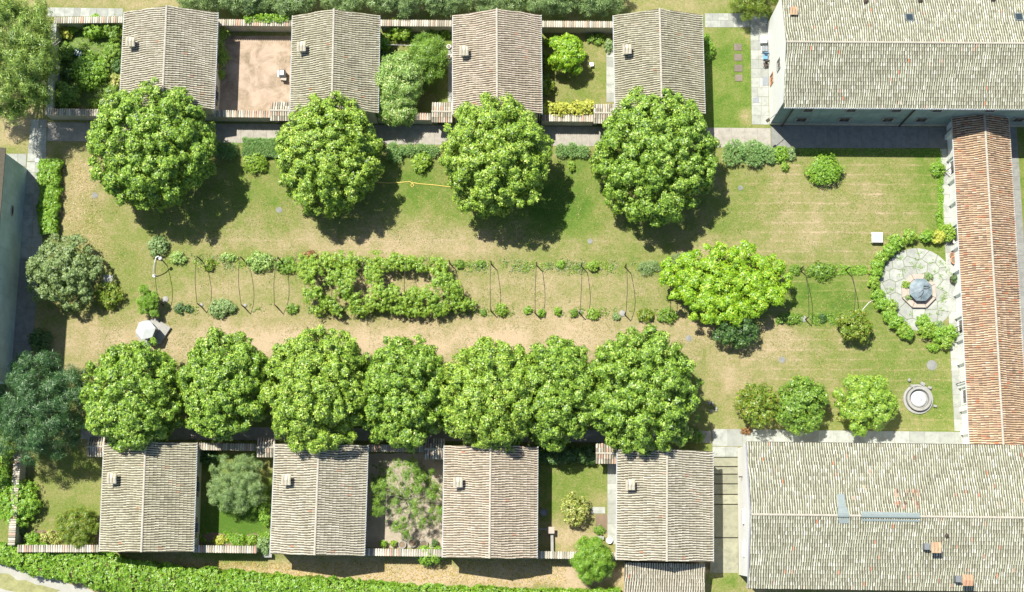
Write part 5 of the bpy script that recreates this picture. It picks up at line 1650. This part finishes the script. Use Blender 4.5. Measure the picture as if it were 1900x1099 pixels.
# lobed dwarf spruce
t = empty('lobed_spruce', P(276, 572, 0), 'dark lobed dwarf conifer of five tufts north of the hexagonal canopy', 'shrub')
r2 = np.random.default_rng(5); Vs = []; Fs = []; bs = 0; mb = MB(); b0 = P(276, 572, 0)
for X, Y, r_, z in ((268, 538, 9, 2.6), (276, 550, 10, 2.2), (264, 559, 10, 1.9), (286, 552, 10, 2.2), (266, 572, 11, 1.5), (285, 566, 9, 1.6), (286, 580, 8, 1.4), (276, 562, 12, 2.0)):
    c = P(X, Y, z); C, N = crown_pts(c, r_ / 18, r_ / 18, .5, 10, .2, 330, r2); V, Fq = scatter(C, N, .13, 'needle', r2); Vs.append(V); Fs.append(Fq + bs); bs += len(V)
    mb.tube([b0, (b0 + c) / 2 + [0, 0, .2], c], [.07, .05, .02], 5)
link('foliage', fast_mesh('foliage', np.concatenate(Vs) - np.array(t.location), np.concatenate(Fs)), LM['bright'], t); mb.build('stem', BARK, t)

# hedges
hedge([(97, 300), (96, 335), (95, 375), (94, 405), (95, 436)], [1.9, 2.1, 2.0, 1.8, 1.7], 1.3, 'bright', 'tall bright green hedge along the west path', size=.17, kind='palm', dens=90, wob=.3)
hedge([(452, 276), (488, 276), (525, 277)], 1.5, .9, 'lavender', 'long clipped lavender strip beside the long path', size=.22, kind='tuft', dens=150, wob=.15)
hedge([(1008, 214), (1055, 213), (1100, 213)], 1.35, 2.7, 'yellow', 'clipped golden yellow hedge along the long path', size=.15, dens=90, wob=.25)
hedge([(460, 50), (500, 49), (542, 49)], 1.0, 2.5, 'bright', 'ivy along the north wall of the dirt court', 'ivy', 'ivy', size=.15, dens=80)
hedge([(1000, 847), (1050, 845), (1103, 846)], 1.5, 1.5, 'dark', 'deeply shaded ivy hedge at the head of the east garden', size=.18, kind='palm', dens=90, wob=.3)
hedge([(1740, 395), (1744, 420), (1748, 450)], .5, .35, 'bright', 'low rough grass edge along the gallery path north of the terrace', 'grass_edge', 'grass', size=.14, dens=120)
BH = [(-30, 1020), (20, 1028), (90, 1042), (165, 1048), (230, 1068), (330, 1078), (450, 1085), (560, 1092), (680, 1100), (800, 1108), (940, 1112), (1080, 1112), (1150, 1108)]
hedge(BH, [1.6, 1.9, 2.9, 3.4, 3.2, 2.7, 2.5, 2.3, 2.2, 2.2, 2.0, 1.8, 1.8], 1.9, 'bright', 'long bright green boundary hedge along the bottom edge', size=.19, kind='small', dens=62, gz=SZ, wob=.22)
# terrace hedge ring in separate bushes
RB = [(1758, 432, 16), (1741, 440, 13), (1720, 439, 12), (1687, 440, 13), (1662, 451, 15), (1650, 465, 13), (1636, 477, 12), (1628, 493, 12), (1624, 509, 12), (1622, 525, 11), (1629, 549, 13), (1636, 563, 13), (1652, 571, 14), (1651, 587, 14), (1662, 598, 14), (1676, 612, 14), (1684, 620, 12), (1713, 597, 13), (1721, 612, 16), (1742, 621, 17), (1762, 617, 14), (1755, 636, 13)]
RL = ['nearest the gallery at the north end', 'bright yellow green, second from the gallery on the north', 'third from the gallery on the north', 'at the top of the ring', 'north west, just below the white table', 'north west, second after the table', 'upper west side', 'west side, third from the gap', 'west side, second from the gap', 'west side, just north of the gap', 'west side, just south of the gap', 'lower west side, second below the gap', 'lower west side, bulging towards the stones', 'south west, behind the bulging one', 'south west, near the yellow green tree', 'south, beside the bare lawn', 'southernmost on the west half', 'inner one south of the well', 'south, beside the inner one', 'broadest, south east', 'nearest the gallery at the south end', 'outermost at the south east']
for k, ((X, Y, r_), l_) in enumerate(zip(RB, RL)):
    bush(X, Y, r_ * 1.0, r_ * .98, 'yellow' if k == 1 else 'bright' if k % 3 else 'vine', 'leafy bush of the terrace ring, ' + l_, 'shrub', 'terrace_bush', h=1.5, size=.16, kind='palm' if k % 2 else 'small', group='bushes in a ring round the stone terrace')

# vines over the pergola
def vine(blobs, label, seed, holes=()):
    r2 = np.random.default_rng(seed)
    c0 = P(blobs[0][0], blobs[0][1], 0)
    t = empty('grape_vine', c0, label, 'vine'); Cs = []; Ns = []
    mb = MB()
    for X, Y, rx, ry, z in blobs:
        c = P(X, Y, z); n = int(rx * ry * (1.25 if len(blobs) > 16 else 1.0))
        C, N = crown_pts(c, rx / 17.5, ry / 17.5, .6, 12, .34, n, r2, zlo=-.5, fill=.3, updir=1.0, loose=.6); Cs.append(C); Ns.append(N)
        if r2.random() < .55:
            g = P(X, Y, 0) ; mb.tube([g, (g + c) / 2 + r2.normal(size=3) * .2, c], [.06, .045, .03], 5)
    C = np.concatenate(Cs); N = np.concatenate(Ns)
    hol = vnoise(C[:, 0] + seed * 9, C[:, 1], .8, 77) > .22; C = C[hol]; N = N[hol]
    V, Fq = scatter(C, N, .17, 'palm', r2); link('foliage', fast_mesh('foliage', V - np.array(t.location), Fq), LM['vine'], t)
    mb.build('stem', BARK, t)
vine([(568, 490, 22, 16, 1.6), (595, 487, 18, 14, 1.9), (620, 482, 20, 14, 2), (650, 484, 18, 12, 2), (580, 512, 20, 18, 2.6), (598, 530, 22, 20, 2.8), (578, 548, 18, 16, 2.2), (608, 556, 18, 18, 2), (625, 572, 14, 13, 1.5), (622, 515, 16, 18, 2.8), (640, 535, 15, 16, 2.8), (655, 556, 16, 16, 2), (648, 506, 14, 12, 2.7), (665, 574, 14, 11, 1.4), (590, 575, 11, 8, 1.2)],
     'yellow green grape vine mass covering the western hoops', 1)
vine([(695, 485, 22, 16, 1.9), (725, 487, 20, 14, 1.8), (756, 487, 20, 13, 1.8), (790, 490, 18, 13, 1.9), (815, 495, 18, 16, 1.9), (692, 510, 16, 18, 2.8), (705, 540, 20, 18, 2.6), (735, 545, 20, 17, 2.3), (765, 552, 20, 16, 2.1), (795, 552, 20, 18, 2.3), (822, 520, 20, 18, 2.8), (838, 535, 18, 18, 2.5), (845, 560, 20, 16, 1.7), (815, 572, 20, 14, 1.4), (780, 575, 20, 12, 1.3), (745, 570, 18, 14, 1.4), (715, 566, 16, 12, 1.5), (690, 562, 14, 14, 1.6), (868, 566, 12, 9, 1)],
     'larger ring shaped grape vine mass with an open hollow in the middle', 2)

# loose tall grass along edges, uncountable
def tufts(quadlist, n, size, mat, name, gz=0.0):
    C = []
    for q in quadlist:
        a, b, c, d = [P(x, y, gz) for x, y in q]
        u = rng.random((n, 1)); v = rng.random((n, 1)); C.append((a * (1 - u) + b * u) * (1 - v) + (d * (1 - u) + c * u) * v)
    C = np.concatenate(C); C[:, 2] = gz + .03
    N = unit(rng.normal(size=C.shape) * .5 + [0, 0, 1])
    V, Fq = scatter(C, N, size, 'tuft' if size > .2 else 'small', rng)
    o = link(name, fast_mesh(name, V, Fq), mat); o['kind'] = 'stuff'
tufts([[(1738, 280), (1747, 280), (1752, 440), (1742, 440)], [(1480, 276), (1742, 277), (1742, 290), (1480, 290)], [(105, 60), (226, 60), (222, 192), (100, 192)]], 1500, .09, LM['bright'], 'rough_grass')
tufts([[(200, 1045), (1050, 1040), (1050, 1090), (200, 1060)]], 3500, .10, leafmat('straw', [(0, (.25, .19, .08)), (.6, (.48, .38, .2)), (1, (.6, .5, .3))]), 'dry_grass', SZ)
tufts([[(112, 300), (170, 300), (200, 470), (120, 430)]], 1600, .08, leafmat('dry_weed', [(0, (.2, .19, .08)), (.6, (.45, .4, .25)), (1, (.62, .56, .42))]), 'dry_weeds')

# weedy strips under the hoops
def strip(x0, x1, y0, y1, n, size, mat, name, seed):
    r = np.random.default_rng(seed)
    a, b, c, d = P(x0, y0), P(x1, y0 + (x1 - x0) * .011), P(x1, y1 + (x1 - x0) * .011), P(x0, y1)
    u = r.random((n, 1)); v = (r.random((n, 1)) + r.random((n, 1))) / 2
    C = (a * (1 - u) + b * u) * (1 - v) + (d * (1 - u) + c * u) * v
    k = vnoise(C[:, 0], C[:, 1], 1.1, seed) * .6 + vnoise(C[:, 0], C[:, 1], .35, seed + 1) * .4
    C = C[k > .54]; C[:, 2] = .04 + r.random(len(C)) * .12
    V, Fq = scatter(C, unit(r.normal(size=C.shape) * .5 + [0, 0, 1]), size, 'small', r)
    o = link(name, fast_mesh(name, V, Fq), mat); o['kind'] = 'stuff'
strip(310, 1290, 474, 500, 3000, .10, LM['vine'], 'low_weeds', 31)
strip(310, 1290, 470, 504, 5000, .09, LM['olive'], 'low_weeds', 32)
strip(310, 1300, 560, 584, 2800, .10, LM['mid'], 'low_weeds', 33)
strip(1440, 1610, 490, 512, 3000, .10, LM['bright'], 'low_weeds', 34)
strip(1440, 1570, 580, 604, 2600, .10, LM['mid'], 'low_weeds', 35)
strip(104, 224, 60, 192, 9000, .11, LM['mid'], 'bed_weeds', 36)
strip(690, 825, 850, 940, 1500, .12, LM['mid'], 'bed_weeds', 37)
strip(708, 830, 64, 100, 2500, .12, LM['mid'], 'bed_weeds', 38)
strip(366, 500, 985, 1010, 2500, .11, LM['bright'], 'bed_weeds', 39)
strip(1743, 1750, 280, 440, 2500, .09, LM['bright'], 'edge_weeds', 40)

# short tufts and thatch over the mown lawn, far too many to count
def lawn_tufts(n, size, mat, name, seed, lo, hi):
    r = np.random.default_rng(seed)
    a, b, c, d = P(128, 290), P(1735, 298), P(1760, 790), P(150, 700)
    u = r.random((n, 1)); v = r.random((n, 1))
    C = (a * (1 - u) + b * u) * (1 - v) + (d * (1 - u) + c * u) * v
    k = vnoise(C[:, 0], C[:, 1], 2.3, seed) * .45 + vnoise(C[:, 0], C[:, 1], .7, seed + 1) * .35 + vnoise(C[:, 0], C[:, 1], .25, seed + 2) * .2
    m = (k > lo) & (k < hi) & (np.hypot(C[:, 0] - TC[0], C[:, 1] - TC[1]) > 4.6)
    C = C[m]; C[:, 2] = .015
    V, Fq = scatter(C, unit(r.normal(size=C.shape) * .35 + [0, 0, 1]), size, 'small', r)
    link(name, fast_mesh(name, V, Fq), mat)['kind'] = 'stuff'
lawn_tufts(60000, .055, leafmat('dry thatch', [(0, (.22, .17, .08)), (.6, (.36, .30, .16)), (1, (.48, .42, .26))]), 'lawn_thatch', 51, .53, .9)
lawn_tufts(60000, .055, leafmat('dry turf tuft', [(0, (.06, .11, .02)), (.6, (.12, .19, .04)), (1, (.2, .25, .07))]), 'lawn_tufts', 61, .55, .9)
